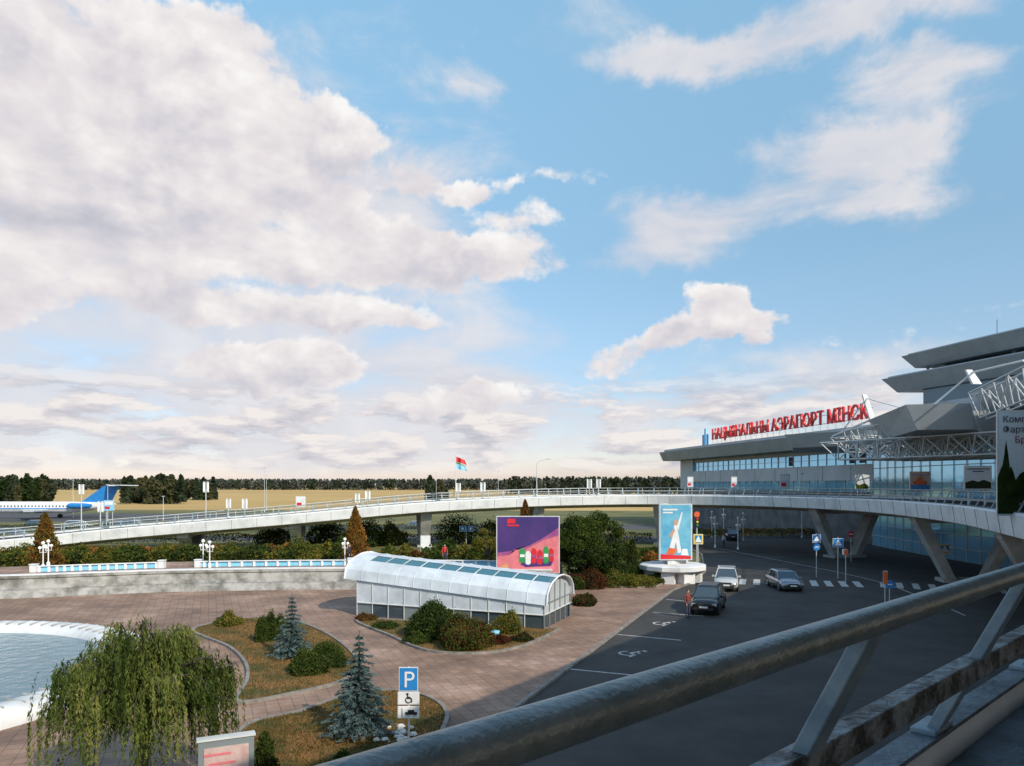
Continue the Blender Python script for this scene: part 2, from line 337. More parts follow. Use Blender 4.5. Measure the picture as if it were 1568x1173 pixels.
def pier_at(target):
    k=min(range(len(vp)),key=lambda i:(vp[i].xy-Vector(target)).length); p=vp[k]; n=vn[k]; t=Vector((-n.y,n.x,0))
    c=Vector((p.x,p.y,0))+n*(W/2)
    for sgn in(-1,1):
        a=c+n*sgn*1.3; e=c+n*sgn*4.1+Vector((0,0,p.z-1.2))
        def ring(q,w,l): return [q+n*w+t*l,q-n*w+t*l,q-n*w-t*l,q+n*w-t*l]
        b.loft([ring(a,.38,.55),ring(e,.5,.75)],conc)
    b.box(c+Vector((0,0,.15)),(4.4,2.0,.3),conc,math.atan2(n.y,n.x))
    b.box(c+Vector((0,0,p.z-1.55)),(8.6,1.3,.75),conc,math.atan2(n.y,n.x))
for tgt in((20.8,27),(29,46),(34.3,66),(33.3,85),(20,101.5),(4,100.4),(-11.5,97.1),(-27.3,94),(-41,91.5)): pier_at(tgt)
b.obj('piers',via)
b=B()
for p,n,s in resample(3.0):
    if s>30: b.pipe([p+n*-.13+Vector((0,0,-.12)),p+n*.04+Vector((0,0,max(-1.24,-p.z+.05)))],.018,concD,4)
b.obj('panel_joints',via)
b=B(); bn=B()
hv=[(p+n*.52+Vector((0,0,.95)),n) for p,n in zip(vp,vn)]
cut=5*12
def railset(b,i0,i1,n1,n2):
    b.pipe([hv[i][0] for i in range(i0,i1)],.048,railM,n1)
    for t,hh in((.53,.055),(.93,.03)):
        if t>.6 and i0==0: continue
        rings=[]
        for i in range(i0,i1):
            p,n=hv[i]; q=p+Vector((0,0,-t))-n*(.45*t); rings.append([q+n*.045+Vector((0,0,hh)),q-n*.045+Vector((0,0,hh)),q-n*.045-Vector((0,0,hh)),q+n*.045-Vector((0,0,hh))])
        b.loft(rings,rustM if i0==0 else railM)
railset(bn,0,cut+1,24,8); railset(b,cut,len(vp),6,6)
for p,n,s in resample(2.05):
    h=p+n*.52+Vector((0,0,.93)); f=p+n*.07+Vector((0,0,-.0)); t=Vector((-n.y,n.x,0)); near=s<45
    bb=bn if near else b
    def ring(q,w,l): return [q+n*w+t*l,q-n*w+t*l,q-n*w-t*l,q+n*w-t*l]
    bb.loft([ring(f,.035,.075),ring(h,.03,.06)],postM)
    if near: bb.box(f+Vector((0,0,.045)),(.13,.3,.03),postM,math.atan2(n.y,n.x))
bn.obj('handrail_near',via,bevel=.006); b.obj('handrail',via)
b=B(); b.pipe([p+n*(W-.3)+Vector((0,0,.9)) for p,n in zip(vp[60:],vn[60:])],.05,steelW,6); b.pipe([p+n*(W-.3)+Vector((0,0,.5)) for p,n in zip(vp[60:],vn[60:])],.04,steelW,6)
for p,n,s in resample(2.5):
    if s>40: b.tube(p+n*(W-.3)+Vector((0,0,-.05)),p+n*(W-.3)+Vector((0,0,.9)),.04,steelW,n=5)
b.obj('outer_rail',via)
# ------------------------------------------------------------ terminal
term=empty('airport_terminal',(0,0,0))
tv=Vector((-.1665,.986,0)); nv=Vector((-.986,-.1665,0)); O=Vector((48,100,0))
def LT(a,bb,z=0): return O+tv*a+nv*bb+Vector((0,0,z))
def tbox(b,a0,a1,b0,b1,z0,z1,m):
    b.prism([LT(a0,b0),LT(a1,b0),LT(a1,b1),LT(a0,b1)],z0,z1,m)
def wedge(b,poly,z0,z1,m,ins=1.2,mt=None):
    c=sum((Vector((p[0],p[1])) for p in poly),Vector((0,0)))/len(poly)
    inn=[tuple(Vector(p[:2])+(c-Vector(p[:2])).normalized()*ins) for p in poly]
    b.prism([tuple(p[:2]) for p in poly],z0,z1,m,poly0=inn,mtop=mt)
b=B()
wedge(b,[LT(-30,0)[:2],LT(79,0)[:2],LT(74,-26)[:2],LT(-30,-26)[:2]][::-1],13.9,16.0,metalG,1.6)
tbox(b,-28,77,-.5,-25,16.05,16.5,metalL)
b.obj('far_wing_roof',term)
b=B()
tbox(b,-28,73,-3.2,-25,0,7.4,concD)
tbox(b,-28,73,-2.9,-25,9.0,11.3,metalL); tbox(b,66,73,-2.85,-25,7.4,13.9,metalL)
tbox(b,-28,66,-3.1,-25,13.1,13.88,metalG)
b.obj('far_wing_walls',term)
b=B()
tbox(b,-27.8,66,-3.3,-24,11.3,13.1,gblue); tbox(b,-27.8,66,-3.3,-24,7.4,9.0,gblue)
b.obj('far_wing_windows',term)
b=B()
a=-27.5; k=0
while a<66:
    w=.06 if k%4 else .25
    tbox(b,a,a+w,-3.2,-3.29,11.3,13.1,metalL); tbox(b,a,a+w,-3.2,-3.29,7.4,9.0,metalL)
    if k%3==0: tbox(b,a+.5,a+.56,-2.86,-2.89,9.0,11.3,metalG)
    if k in(14,15,22): tbox(b,a+.1,a+1.4,-3.22,-3.28,11.5,13.,dark)
    a+=2.4; k+=1
tbox(b,-27.5,66,-3.21,-3.28,12.2,12.26,metalL)
b.obj('mullions',term)
reds=M('sign_red',(.62,.015,.02),.4)
t=text('roof_lettering','НАЦЫЯНАЛЬНЫ АЭРАПОРТ МІНСК',2.9,reds,LT(50.5,-.3,17.35),face_rot(-tv),term,.14,width=49.0,off=.035)
b=B()
for i in range(26):
    a=1+i*1.98; b.tube(LT(a,-.5,16.4),LT(a,-.5,18.6),.05,steelW,n=5); b.tube(LT(a,-.5,18.4),LT(a,-2,16.45),.04,steelW,n=5)
b.tube(LT(.5,-.5,17.45),LT(51,-.5,17.45),.06,steelW,n=5); b.tube(LT(.5,-.5,18.7),LT(51,-.5,18.7),.05,steelW,n=5)
b.obj('lettering_frame',term)
b=B()
for i in range(3): 
    c=LT(55.-i*1.0,-.4,17.3); b.prism([(c+tv*.35)[:2],(c-tv*.35)[:2],(c-tv*.3+nv*-.2)[:2],(c+tv*.3+nv*-.2)[:2]],16.5,18.6+ (1.2 if i==1 else 0),blueP if i!=1 else cyanP)
b.obj('logo',term)
b=B(); bw=B()
gw=[(50.0,104),(49.0,88),(49.2,74),(52,58),(56,40)]
for (x0,y0),(x1,y1) in zip(gw[:-1],gw[1:]):
    p=Vector((x0,y0,0));q=Vector((x1,y1,0)); d=(q-p); L=d.length; d.normalize(); n=Vector((d.y,-d.x,0)); 
    if n.x>0:n=-n
    b.quad([p+Vector((0,0,6.8)),q+Vector((0,0,6.8)),q+Vector((0,0,12.6)),p+Vector((0,0,12.6))],gblue)
    b.quad([p+Vector((0,0,.0)),q,q+Vector((0,0,4.2)),p+Vector((0,0,4.2))],gblue)
    k=int(L/2.2)
    for i in range(k+1):
        c=p+d*(i*L/k)+n*.07; bw.tube(c,c+Vector((0,0,12.6)),.045,steelW,n=4)
    for z in(1.4,2.9,4.25,6.8,8.6,10.6,12.55): bw.tube(p+n*.08+Vector((0,0,z)),q+n*.08+Vector((0,0,z)),.045,steelW,n=4)
    bw.quad([p+n*.01+Vector((0,0,4.2)),q+n*.01+Vector((0,0,4.2)),q+n*.01+Vector((0,0,6.8)),p+n*.01+Vector((0,0,6.8))],concD)
b.obj('hall_glazing',term); bw.obj('hall_frame',term)
b=B()
b.prism([(57.5,105),(62,88),(69,58),(80,20),(84,-40),(100,-40),(100,105)],12.7,21.9,gdark)
b.prism([(60,104),(64.5,88),(71,55),(82,20),(100,20),(100,104)],21.9,26.4,gdark)
b.obj('central_block',term)
b=B()
wedge(b,[(54.6,111),(60.2,88.6),(66.5,55),(78,20),(100,20),(100,111)],21.7,23.95,metalG,2.6,metalL)
wedge(b,[(56.2,108.5),(60.4,88.6),(66.5,55),(78,20),(100,20),(100,108)],24.9,26.9,metalG,2.2,metalL)
b.prism([(55.2,110.2),(60.7,88.8),(67,55.4),(78.5,20.5),(99,20.5),(99,110)],23.97,24.2,metalL)
b.prism([(56.8,107.8),(60.9,88.8),(67,55.4),(78.5,20.5),(99,20.5),(99,107)],26.92,27.15,metalL)
for x,y in((57.5,106),(61,93),(64,80)): b.tube((x+1.2,y,23.9),(x+1.2,y,25.2),.2,metalL)
for x,y in((62,96),(65,85),(64,90)): b.tube((x,y,26.9),(x,y,29.5),.04,dark,n=4)
wedge(b,[(47.5,103),(45,90),(48.,70),(60,50),(90,50),(90,103)],12.9,14.6,metalG,2.)
wedge(b,[(55.5,107),(59,88),(65,58),(90,50),(90,104)],17.6,19.4,metalL,1.6)
b.obj('tiered_roofs',term)
b=B()
wedge(b,[(33.2,91.5),(39.6,84.5),(47.5,84),(47,106),(40,108)],12.9,14.5,metalL,1.2,)
wedge(b,[(32.0,61.0),(36.6,60.0),(40.5,66),(60,66),(60,80),(36,76)],12.9,14.9,metalL,1.6)
wedge(b,[(36.4,57.5),(40,55),(60,52),(60,66),(39,64)],14.4,16.2,metalL,1.4)
b.obj('entrance_canopies',term)
b=B()
cpoly=[(5.2,4.6),(21,27.5),(30.5,43),(42,59),(60,60),(62,-30),(-10,-30),(-10,-12)]  # unseen canopy, added out of frame to shade the road and near rail
wedge(b,cpoly,13.2,14.8,metalG,1.); 
for x,y in((33,32),(30,10),(24,-12),(45,40)): b.tube((x,y,6.8),(x,y,13.3),.35,white,n=16)
b.obj('unseen_shade_canopy',term)
def spaceframe(b,o,e1,e2,n1,n2,z0,z1,r=.07):
    o=Vector((*o,0)); e1=Vector((*e1,0)); e2=Vector((*e2,0))
    top={};bot={}
    for i in range(n1+1):
        for j in range(n2+1): top[i,j]=o+e1*i+e2*j+Vector((0,0,z1))
    for i in range(n1):
        for j in range(n2): bot[i,j]=o+e1*(i+.5)+e2*(j+.5)+Vector((0,0,z0))
    for (i,j),p in top.items():
        if (i+1,j) in top: b.tube(p,top[i+1,j],r,steelW,n=5,caps=False)
        if (i,j+1) in top: b.tube(p,top[i,j+1],r,steelW,n=5,caps=False)
    for (i,j),p in bot.items():
        if (i+1,j) in bot: b.tube(p,bot[i+1,j],r,steelW,n=5,caps=False)
        if (i,j+1) in bot: b.tube(p,bot[i,j+1],r,steelW,n=5,caps=False)
        for q in((0,0),(1,0),(0,1),(1,1)): b.tube(p,top[i+q[0],j+q[1]],r*.8,steelW,n=5,caps=False)
b=B()
spaceframe(b,(31.2,76),(.95,-2.1),(2.1,.7),8,6,10.9,12.6,.08)
spaceframe(b,(36.2,52.5),(1.3,-2.3),(2.2,.8),5,4,14.4,16.4,.06)
spaceframe(b,(35.6,84),(.7,-2.2),(2.1,.7),3,5,12.0,13.6)
def lattice(b,a0,a1,c0,c1,n,r):
    for i in range(n):
        s=i/n; e=(i+1)/n; p=a0.lerp(a1,s);q=a0.lerp(a1,e);u=c0.lerp(c1,s);v=c0.lerp(c1,e)
        b.tube(p,q,r,steelW,n=6,caps=False); b.tube(u,v,r,steelW,n=6,caps=False); b.tube(p,u,r*.7,steelW,n=5,caps=False); b.tube(p if i%2 else u,v if i%2 else q,r*.7,steelW,n=5,caps=False)
for dx in(0,1.4): 
    o_=Vector((dx*.9,dx*.8,0)); lattice(b,D(1483,602,58)+o_,D(1620,536,44)+o_,D(1500,640,58)+o_,D(1620,592,44)+o_,6,.07)
lattice(b,D(1292,660,82),D(1400,640,66),D(1300,688,82),D(1408,668,66),9,.07)
b.obj('space_frame',term)
b=B()
def fin(u0,v0,u1,v1,d,w=.45):
    p=D(u0,v0,d);q=D(u1,v1,d); s=Vector((1,0,0))*w/2; e=Vector((0,.25,0))
    b.loft([[p-s*.8,p+s*.8,p+s*.8+e,p-s*.8+e],[q-s*1.2,q+s*1.2,q+s*1.2+e,q-s*1.2+e]],white)
fin(1324,604,1338,645,80,.55); fin(1484,566,1497,588,60,.6); b.tube(D(1340,640,80),D(1275,668,86),.12,white); b.tube(D(1327,610,80),D(1290,660,86),.07,white); b.tube(D(1327,610,80),D(1400,630,74),.06,white); b.tube(D(1490,570,60),D(1568,552,50),.08,white); b.tube(D(1490,570,60),D(1405,640,66),.08,white)
b.obj('masts',term)
# ------------------------------------------------------------ posters / billboards
def panel(name,u0,u1,v0,v1,d,m,extra=None,poles=True,zb=None,d2=None):
    b=B(); d2=d2 or d; a=D(u0,v1,d); c=D(u1,v1,d2); zt=D(u0,v0,d).z; z0=a.z; c.z=z0
    x=(c-a).normalized(); w=(c-a).length; h=zt-z0; n=x.cross(Vector((0,0,1)))
    def q(s0,s1,t0,t1,mm,o=.06): b.quad([a+x*(s0*w)+n*o+Vector((0,0,t0*h)),a+x*(s1*w)+n*o+Vector((0,0,t0*h)),a+x*(s1*w)+n*o+Vector((0,0,t1*h)),a+x*(s0*w)+n*o+Vector((0,0,t1*h))],mm)
    def poly(pts,mm,o): b.quad([a+x*(s*w)+n*o+Vector((0,0,t*h)) for s,t in pts],mm)
    b.box((a+c)/2+Vector((0,0,h/2)),(w,.1,h),steelW,math.atan2(x.y,x.x)); q(.015,.985,.015,.985,m)
    if poles:
        zb=0 if zb is None else zb
        for s in(.2,.8):
            p=a+x*(s*w)-n*.1; b.tube((p.x,p.y,zb),(p.x,p.y,z0+h*.8),.08 if w>2 else .04,steelW)
    if extra: extra(q,poly)
    return b.obj(name),a,x,n,w,h
lav=M('poster_mauve',(.26,.05,.20),.5,col2=(.42,.12,.22),scale=.8)
cop_p=M('snack',(.6,.3,.12),.6)
def ex1(q,poly):
    poly([(.015,.30),(.2,.32),(.28,.42),(.45,.40),(.60,.50),(.75,.58),(.985,.66),(.985,.015),(.015,.015)],pinkP,.07)
    poly([(.015,.36),(.3,.40),(.55,.50),(.8,.66),(.985,.80),(.985,.66),(.75,.58),(.60,.50),(.45,.40),(.28,.42),(.2,.32),(.015,.30)],lav,.075)
    q(.17,.30,.87,.95,redP,.08); q(.17,.36,.82,.85,redP,.08)
    poly([(.38,.16),(.46,.11),(.86,.13),(.90,.22),(.82,.26),(.44,.25)],purple,.08)
    for s0,t0,ww,hh,mm in((.36,.20,.09,.24,greenP),(.46,.17,.08,.22,white),(.55,.19,.08,.25,redP),(.645,.17,.08,.24,redP),(.74,.19,.08,.28,greenP),(.83,.22,.07,.22,redP)):
        poly([(s0,t0),(s0+ww*.5,t0-.02),(s0+ww,t0),(s0+ww*1.1,t0+hh*.8),(s0+ww*.7,t0+hh),(s0+ww*.3,t0+hh),(s0,t0+hh*.8)],mm,.09)
        q(s0+ww*.15,s0+ww*.95,t0+hh*.35,t0+hh*.55,lav if mm is redP else white,.1)
    poly([(.05,.1),(.16,.18),(.2,.12),(.12,.05)],cop_p,.09); poly([(.25,.03),(.45,.07),(.42,.02)],redP,.09)
bb,a,x,n,w,h=panel('billboard',760,857,790,878,60,purple,ex1,zb=0)
b=B(); c=G(1036,893)+Vector((0,1.5,0))
b.lathe(c,[(.9,0),(.9,.35),(1.1,.35)],concW,8,False)
for i in range(8):
    a=math.radians(22.5+45*i); p=c+Vector((math.cos(a)*1.7,math.sin(a)*1.7,.48)); b.box(p,(1.5,1.1,.95),concW,a)
b.lathe(c,[(2.75,.98),(2.9,1.08),(2.9,1.42),(2.7,1.5),(1.2,1.55)],concW,12,False)
b.lathe(c,[(1.35,1.56),(1.35,1.85)],steelW,3,False)
sky_p=M('poster_blue',(.06,.30,.50),.5,col2=(.18,.48,.62),scale=.6)
def side(c,ang,wd,z0,z1):
    x=Vector((math.cos(ang),math.sin(ang),0)); n=x.cross(Vector((0,0,1))); m=c+n*.85; b.box(m+Vector((0,0,(z0+z1)/2)),(wd,.08,z1-z0),steelW,ang)
    def q(pts,mm,o): b.quad([m+n*o+x*(s*wd/2)+Vector((0,0,z0+(z1-z0)*t)) for s,t in pts],mm)
    q([(-.93,.02),(.93,.02),(.93,.98),(-.93,.98)],sky_p,.05)
    q([(-.45,.16),(-.15,.14),(0,.33),(.12,.12),(.35,.14),(.15,.48),(.04,.62),(-.1,.62),(-.17,.45)],white,.065)
    q([(-.12,.62),(.08,.62),(.1,.70),(-.02,.73),(-.13,.69)],skin,.067)
    q([(.05,.60),(.35,.85),(.42,.84),(.15,.52)],white,.068); q([(-.4,.45),(-.1,.57),(-.05,.52),(-.3,.38)],skin,.069)
    q([(-.93,.02),(.93,.02),(.93,.07),(-.93,.11)],redP,.07); q([(-.6,.11),(-.1,.10),(.1,.2),(-.4,.22)],orangeP,.072); q([(.3,.09),(.8,.08),(.7,.2),(.4,.2)],white,.072)
    q([(-.8,.88),(.1,.88),(.1,.91),(-.8,.91)],white,.08); q([(-.8,.83),(-.2,.83),(-.2,.855),(-.8,.855)],white,.08)
for k in range(3): side(c,math.radians(4+120*k),2.85,1.9,6.75)
b.obj('advertising_pillar')
post_l=M('poster_pale',(.45,.50,.56),.5,col2=(.62,.63,.64),scale=.5); post_r=M('poster_warm',(.50,.25,.15),.5,col2=(.6,.5,.42),scale=1.2)
def ex2(q,poly): q(.1,.9,.55,.9,white,.07); q(.1,.6,.15,.4,redP,.07)
def ex3(q,poly): poly([(.05,.05),(.95,.05),(.9,.3),(.6,.42),(.3,.3),(.05,.4)],g1,.07); q(.08,.5,.6,.85,white,.07)
def ex4(q,poly): poly([(.03,.08),(.97,.08),(.97,.3),(.6,.38),(.3,.3),(.03,.34)],blueP,.07); poly([(.15,.35),(.85,.35),(.8,.5),(.6,.55),(.55,.66),(.35,.66),(.3,.52),(.15,.5)],orangeP,.08); q(.1,.9,.8,.84,blueP,.07)
def ex6(q,poly): poly([(.03,.05),(.97,.05),(.97,.3),(.7,.42),(.5,.33),(.3,.4),(.03,.3)],fir,.07); q(.08,.92,.84,.88,dark,.07); q(.3,.7,.74,.78,dark,.07)
for u,v0,v1,w2,d,ex in((1057,730,746,9,108,ex2),(1124,730,747,9,109,ex2),(1202,726,748,15,100,ex2),(1320,726,750,22,86,ex3)):
    panel('advert_board',u-w2/2,u+w2/2,v0,v1,d,post_l,ex,zb=6.85)
panel('advert_board',1393,1424,722,752,70,post_r,ex4,zb=6.85); panel('advert_board',1476,1518,713,750,56,post_l,ex6,zb=6.85)
panel('advert_board',453,468,760,776,99,white,ex2,zb=4.8); panel('advert_board',159,175,766,782,97,cyanP,ex2,zb=3.)
panel('advert_board',644,659,820,848,88,white,ex3,zb=0)
pal=M('poster_skyblue',(.38,.56,.68),.5,col2=(.55,.68,.78),scale=.4)
def ex5(q,poly):
    poly([(.0,.02),(.98,.02),(.98,.5),(.7,.42),(.6,.6),(.5,.4),(.36,.62),(.28,.45),(.2,.40),(.16,.34),(.14,.42),(.12,.47),(.11,.45),(.095,.58),(.075,.72),(.06,.58),(.045,.48),(.03,.45),(.0,.36)],g2,.07)
bbr,a,x,n,w,h=panel('billboard',1526,1700,628,790,38,pal,ex5,zb=6.8)
maroon=M('maroon_paint',(.22,.01,.03),.5)
for i,s in enumerate(('Комплекс','Фартыфікацый','Брэст')):
    text('caption',s,.46,maroon if i==2 else M('ink',(.05,.05,.10),.6),a+x*(.25 if i<2 else .85)+n*.1+Vector((0,0,h-.62-.52*i)),face_rot(x),bbr,.005)
# ------------------------------------------------------------ underpass pavilion
A0=G(547,943); A1=G(832,965); ax=(A1-A0); Lg=ax.length; ax.normalize(); pn=Vector((-ax.y,ax.x,0)); Wg=4.9
if pn.y<0: pn=-pn
pvl=empty('underpass_pavilion')
def PV(s,t,z): return A0+ax*(s*Lg)+pn*(t)+Vector((0,0,z))
rise=lambda s: 3.75-.85*s
b=B(); gl=B(); rb=B()
ANG=[180,160,143,129,103,90,76,52,38,20,0]
def vault(s,inf=0.):
    R=[]; hh=rise(s)
    for dg in ANG:
        a=math.radians(dg); R.append(PV(s,Wg/2+(Wg/2+.12+inf)*math.cos(a)*1.0,(hh-1.45)+(1.45+inf)*max(0,math.sin(a))**.8))
    return R
nseg=11
pvw=M('pavilion_panel',(.55,.60,.65),.42,var=.16,scale=.7)
for i in range(nseg):
    s0=-.07+(1.09)*i/nseg; s1=-.07+1.09*(i+1)/nseg; r0=vault(s0);r1=vault(s1)
    for j in range(10):
        if j==3 and i>0:
            q=[r0[j],r0[j+1],r1[j+1],r1[j]]; cc=sum(q,Vector())/4; qi=[cc+(p-cc)*.92 for p in q]; dn=(q[1]-q[0]).cross(q[3]-q[0]).normalized()
            if dn.z<0: dn=-dn
            b.add([*q,*qi],[(0,1,5,4),(1,2,6,5),(2,3,7,6),(3,0,4,7)],pvw); gl.quad([p-dn*.02 for p in qi],gteal)
        else: b.quad([r0[j],r0[j+1],r1[j+1],r1[j]],pvw)
    rb.pipe(vault(s0,.02),.022,pvw,5)
rb.pipe(vault(1.02,.03),.06,concW,5); rb.pipe(vault(-.07,.03),.06,concW,5)
def endcap(s,mm):
    r=vault(s); b.quad(r,mm)
endcap(1.0,metalL); endcap(-.05,pvw)
for t,tz in((0,0),(Wg,0)):
    for i in range(nseg):
        s0=i/nseg;s1=(i+1)/nseg
        e0=rise(s0)-1.4;e1=rise(s1)-1.4
        b.quad([PV(s0,t,.85),PV(s1,t,.85),PV(s1,t,e1),PV(s0,t,e0)],pvw)
        gl.quad([PV(s0,t+.03,.0),PV(s1,t+.03,.0),PV(s1,t+.03,.85),PV(s0,t+.03,.85)],gdark if i%3 else metalG)
        rb.tube(PV(s0,t-.03,.0),PV(s0,t-.03,e0),.03,steelW,n=4)
b.quad([PV(1,.02,.85),PV(1,Wg-.02,.85),PV(1,Wg-.02,rise(1)-1.4),PV(1,.02,rise(1)-1.4)],metalL)
gl.quad([PV(.995,.02,0),PV(.995,Wg-.02,0),PV(.995,Wg-.02,.85),PV(.995,.02,.85)],gdark)
for k in range(6): rb.tube(PV(1.003,Wg*k/5,0),PV(1.003,Wg*k/5,rise(1)-1.4+(1.3*math.sin(math.pi*k/5))),.03,metalG,n=4)
rb.tube(PV(1.004,0,.86),PV(1.004,Wg,.86),.05,steelW,n=4); rb.tube(PV(1.004,0,1.45),PV(1.004,Wg,1.45),.03,metalG,n=4); rb.tube(PV(0,-.03,.86),PV(1,-.03,.86),.05,steelW,n=4)
b.quad([PV(0,.02,0),PV(0,Wg-.02,0),PV(0,Wg-.02,rise(0)-1.4),PV(0,.02,rise(0)-1.4)],pvw)
b.obj('vault_shell',pvl); gl.obj('glazing',pvl); rb.obj('ribs',pvl)
# ------------------------------------------------------------ retaining wall + terrace + balustrade
wp=catmull([(-62,48.5,0),(-50,52,0),(-37.5,55,0),(-32.3,56.8,0),(-27.2,58.5,0),(-19.9,59.6,0),(-12.7,60,0),(-4,59.6,0),(3,58.5,0)],8)
wn=normals(wp); wn=[-n for n in wn]
wallM=M('stained_wall',(.14,.135,.12),.85,scale=.9,col2=(.36,.35,.33),bump=.3,detail=10,fac=(.38,.6))
b=B(); rings=[[p+n*o+Vector((0,0,z)) for o,z in((0,0),(.25,.55),(.75,.62),(.95,1.35),(.85,1.38),(.85,1.58),(1.5,1.6),(1.5,0))] for p,n in zip(wp,wn)]
b.loft(rings,wallM); b.obj('retaining_wall')
b=B(); rings=[[p+n*o+Vector((0,0,z)) for o,z in((.86,1.585),(.86,1.66),(1.55,1.66),(1.55,1.585))] for p,n in zip(wp,wn)]; b.loft(rings,concW); b.obj('wall_coping')
b=B(); rings=[[p+n*o+Vector((0,0,z)) for o,z in((1.56,1.5),(9,1.5),(9.6,.0),(1.56,0))] for p,n in zip(wp,wn)]
b.loft(rings,pav); b.obj('terrace')
def balustrade(i0,i1):
    b=B(); pts=[wp[i]+wn[i]*4+Vector((0,0,1.5)) for i in range(i0,i1)]
    for p,q in zip(pts[:-1],pts[1:]):
        L=(q-p).length; d=(q-p).normalized(); an=math.atan2(d.y,d.x); k=max(1,int(L/.6))
        b.box((p+q)/2+Vector((0,0,.47)),(L+.02,.2,.07),white,an)
        for j in range(k):
            c=p+d*(L*(j+.5)/k); b.box(c+Vector((0,0,.22)),(.2,.1,.44),white,an); 
        b.box((p+q)/2+Vector((0,0,.22))+Vector((-d.y,d.x,0))*.07,(L,.02,.42),cyanP,an)
    for e in(pts[0],pts[-1]): b.box(e+Vector((0,0,.3)),(.45,.45,.6),white); b.box(e+Vector((0,0,.63)),(.55,.55,.06),white)
    b.obj('balustrade')
balustrade(17,32); balustrade(34,48); balustrade(8,15); balustrade(50,62)
def globe_lamp(c,h=2.3):
    b=B(); c=Vector(c)
    b.lathe(c,[(.14,0),(.14,.3),(.07,.4)],white,10); b.tube(c+Vector((0,0,.35)),c+Vector((0,0,h-.2)),.05,white)
    for a in range(3):
        q=Vector((math.cos(a*2.1)*.26,math.sin(a*2.1)*.26,0)); b.pipe([c+Vector((0,0,h*.62)),c+q+Vector((0,0,h*.6)),c+q+Vector((0,0,h*.72))],.03,white,6)
        b.lathe(c+q+Vector((0,0,h*.72)),[(.02,0),(.10,.05),(.135,.14),(.10,.23),(.02,.27)],lampw,10)
    b.lathe(c+Vector((0,0,h-.25)),[(.02,0),(.11,.05),(.15,.15),(.11,.25),(.02,.29)],lampw,10)
    b.obj('globe_lamp')
for u,v,d,z in((66,884,61,1.55),(74,884,63,1.55),(311,865,64,1.5),(321,865,62.5,1.5),(528,860,66,1.5)): globe_lamp(D(u,v,d).xy.to_3d()+Vector((0,0,z)),2.2)
# ------------------------------------------------------------ fountain pool
pc=Vector((-28.5,31,0)); pr=12.3
b=B(); n=96
def ringp(r,z,ph=0): return [pc+Vector((r*math.cos(2*math.pi*j/n),r*math.sin(2*math.pi*j/n),z)) for j in range(n)]
b.loft([ringp(pr,0),ringp(pr+.05,.35),ringp(pr-.1,.55),ringp(pr-.7,.68),ringp(pr-1.5,.56),ringp(pr-1.75,.3),ringp(pr-1.8,.02)],concW,caps=False,sm=True)
for j in range(n):
    a=2*math.pi*(j+.5)/n; c=pc+Vector((math.cos(a)*(pr-.95),math.sin(a)*(pr-.95),.645)); b.box(c,(1.1,.035,.07),conc,a)
pool=b.obj('fountain_pool')
wm,nt,bs=new_mat('water'); bs.inputs['Base Color'].default_value=(.03,.14,.19,1); bs.inputs['Roughness'].default_value=.08
no=nt.nodes.new('ShaderNodeTexNoise'); no.inputs['Scale'].default_value=1.6; no.inputs['Detail'].default_value=6; tcn=nt.nodes.new('ShaderNodeTexCoord'); nt.links.new(tcn.outputs['Object'],no.inputs['Vector'])
bp=nt.nodes.new('ShaderNodeBump'); bp.inputs['Strength'].default_value=.7; bp.inputs['Distance'].default_value=.15; nt.links.new(no.outputs['Fac'],bp.inputs['Height']); nt.links.new(bp.outputs['Normal'],bs.inputs['Normal'])
b=B(); b.quad(ringp(pr-1.79,.2),wm); b.obj('water',pool)
b=B()
for k in range(5):
    c=pc+Vector((6*math.cos(k*1.26),6*math.sin(k*1.26),.2)); b.lathe(c,[(.12,0),(.1,.25),(.05,.3),(.04,.55)],chrome,8)
b.obj('fountain_nozzles',pool)
# ------------------------------------------------------------ planting beds
def bed(name,px,closed=True):
    pts=[G(u,v) for u,v in px]; cp=catmull(pts,6,True); b=B(); ribbon(b,cp,.15,0,.13,kerbM,True); o=b.obj(name)
    sheet('turf',[p[:2] for p in cp],.07,grass,o); 
    return o,cp
def tufts(name,cp,n,parent,mats=(g1,g3)):
    xs=[p.x for p in cp];ys=[p.y for p in cp]; P=[]
    poly=[(p.x,p.y) for p in cp]
    def inside(x,y):
        c=False;j=len(poly)-1
        for i in range(len(poly)):
            if ((poly[i][1]>y)!=(poly[j][1]>y)) and x<(poly[j][0]-poly[i][0])*(y-poly[i][1])/(poly[j][1]-poly[i][1])+poly[i][0]: c=not c
            j=i
        return c
    while len(P)<n:
        x=random.uniform(min(xs),max(xs)); y=random.uniform(min(ys),max(ys))
        if inside(x,y): P.append((x,y,.10))
    A=np.tile([0,0,1.],(n,1))+rng.normal(size=(n,3))*.45
    leaves(name,P,.10,.02,A,mats,None,parent)
straw=leafmat('straw',(.12,.07,.02),(.26,.14,.045),scale=.6,k=1); gr=leafmat('grass_blade',(.035,.055,.010),(.11,.10,.022),scale=.6,k=1)
o,cp=bed('planting_bed',[(296,968),(330,955),(380,948),(440,950),(500,972),(545,1010),(530,1042),(450,1064),(365,1077),(378,1045),(376,1018),(350,992)]); tufts('grass',cp,16000,o,(gr,straw))
o,cp=bed('planting_bed',[(335,1230),(350,1150),(385,1110),(460,1092),(530,1068),(600,1060),(655,1070),(684,1095),(670,1140),(640,1230)]); tufts('grass',cp,22000,o,(gr,straw))
o,cp=bed('planting_bed',[(549,950),(600,976),(655,998),(735,1002),(800,991),(852,967),(838,964),(700,957)]); tufts('grass',cp,9000,o,(gr,straw))
o,cp=bed('planting_bed',[(870,905),(890,899),(985,900),(1012,896),(1015,885),(960,878),(880,880),(855,890)]); tufts('grass',cp,4000,o,(gr,g1))
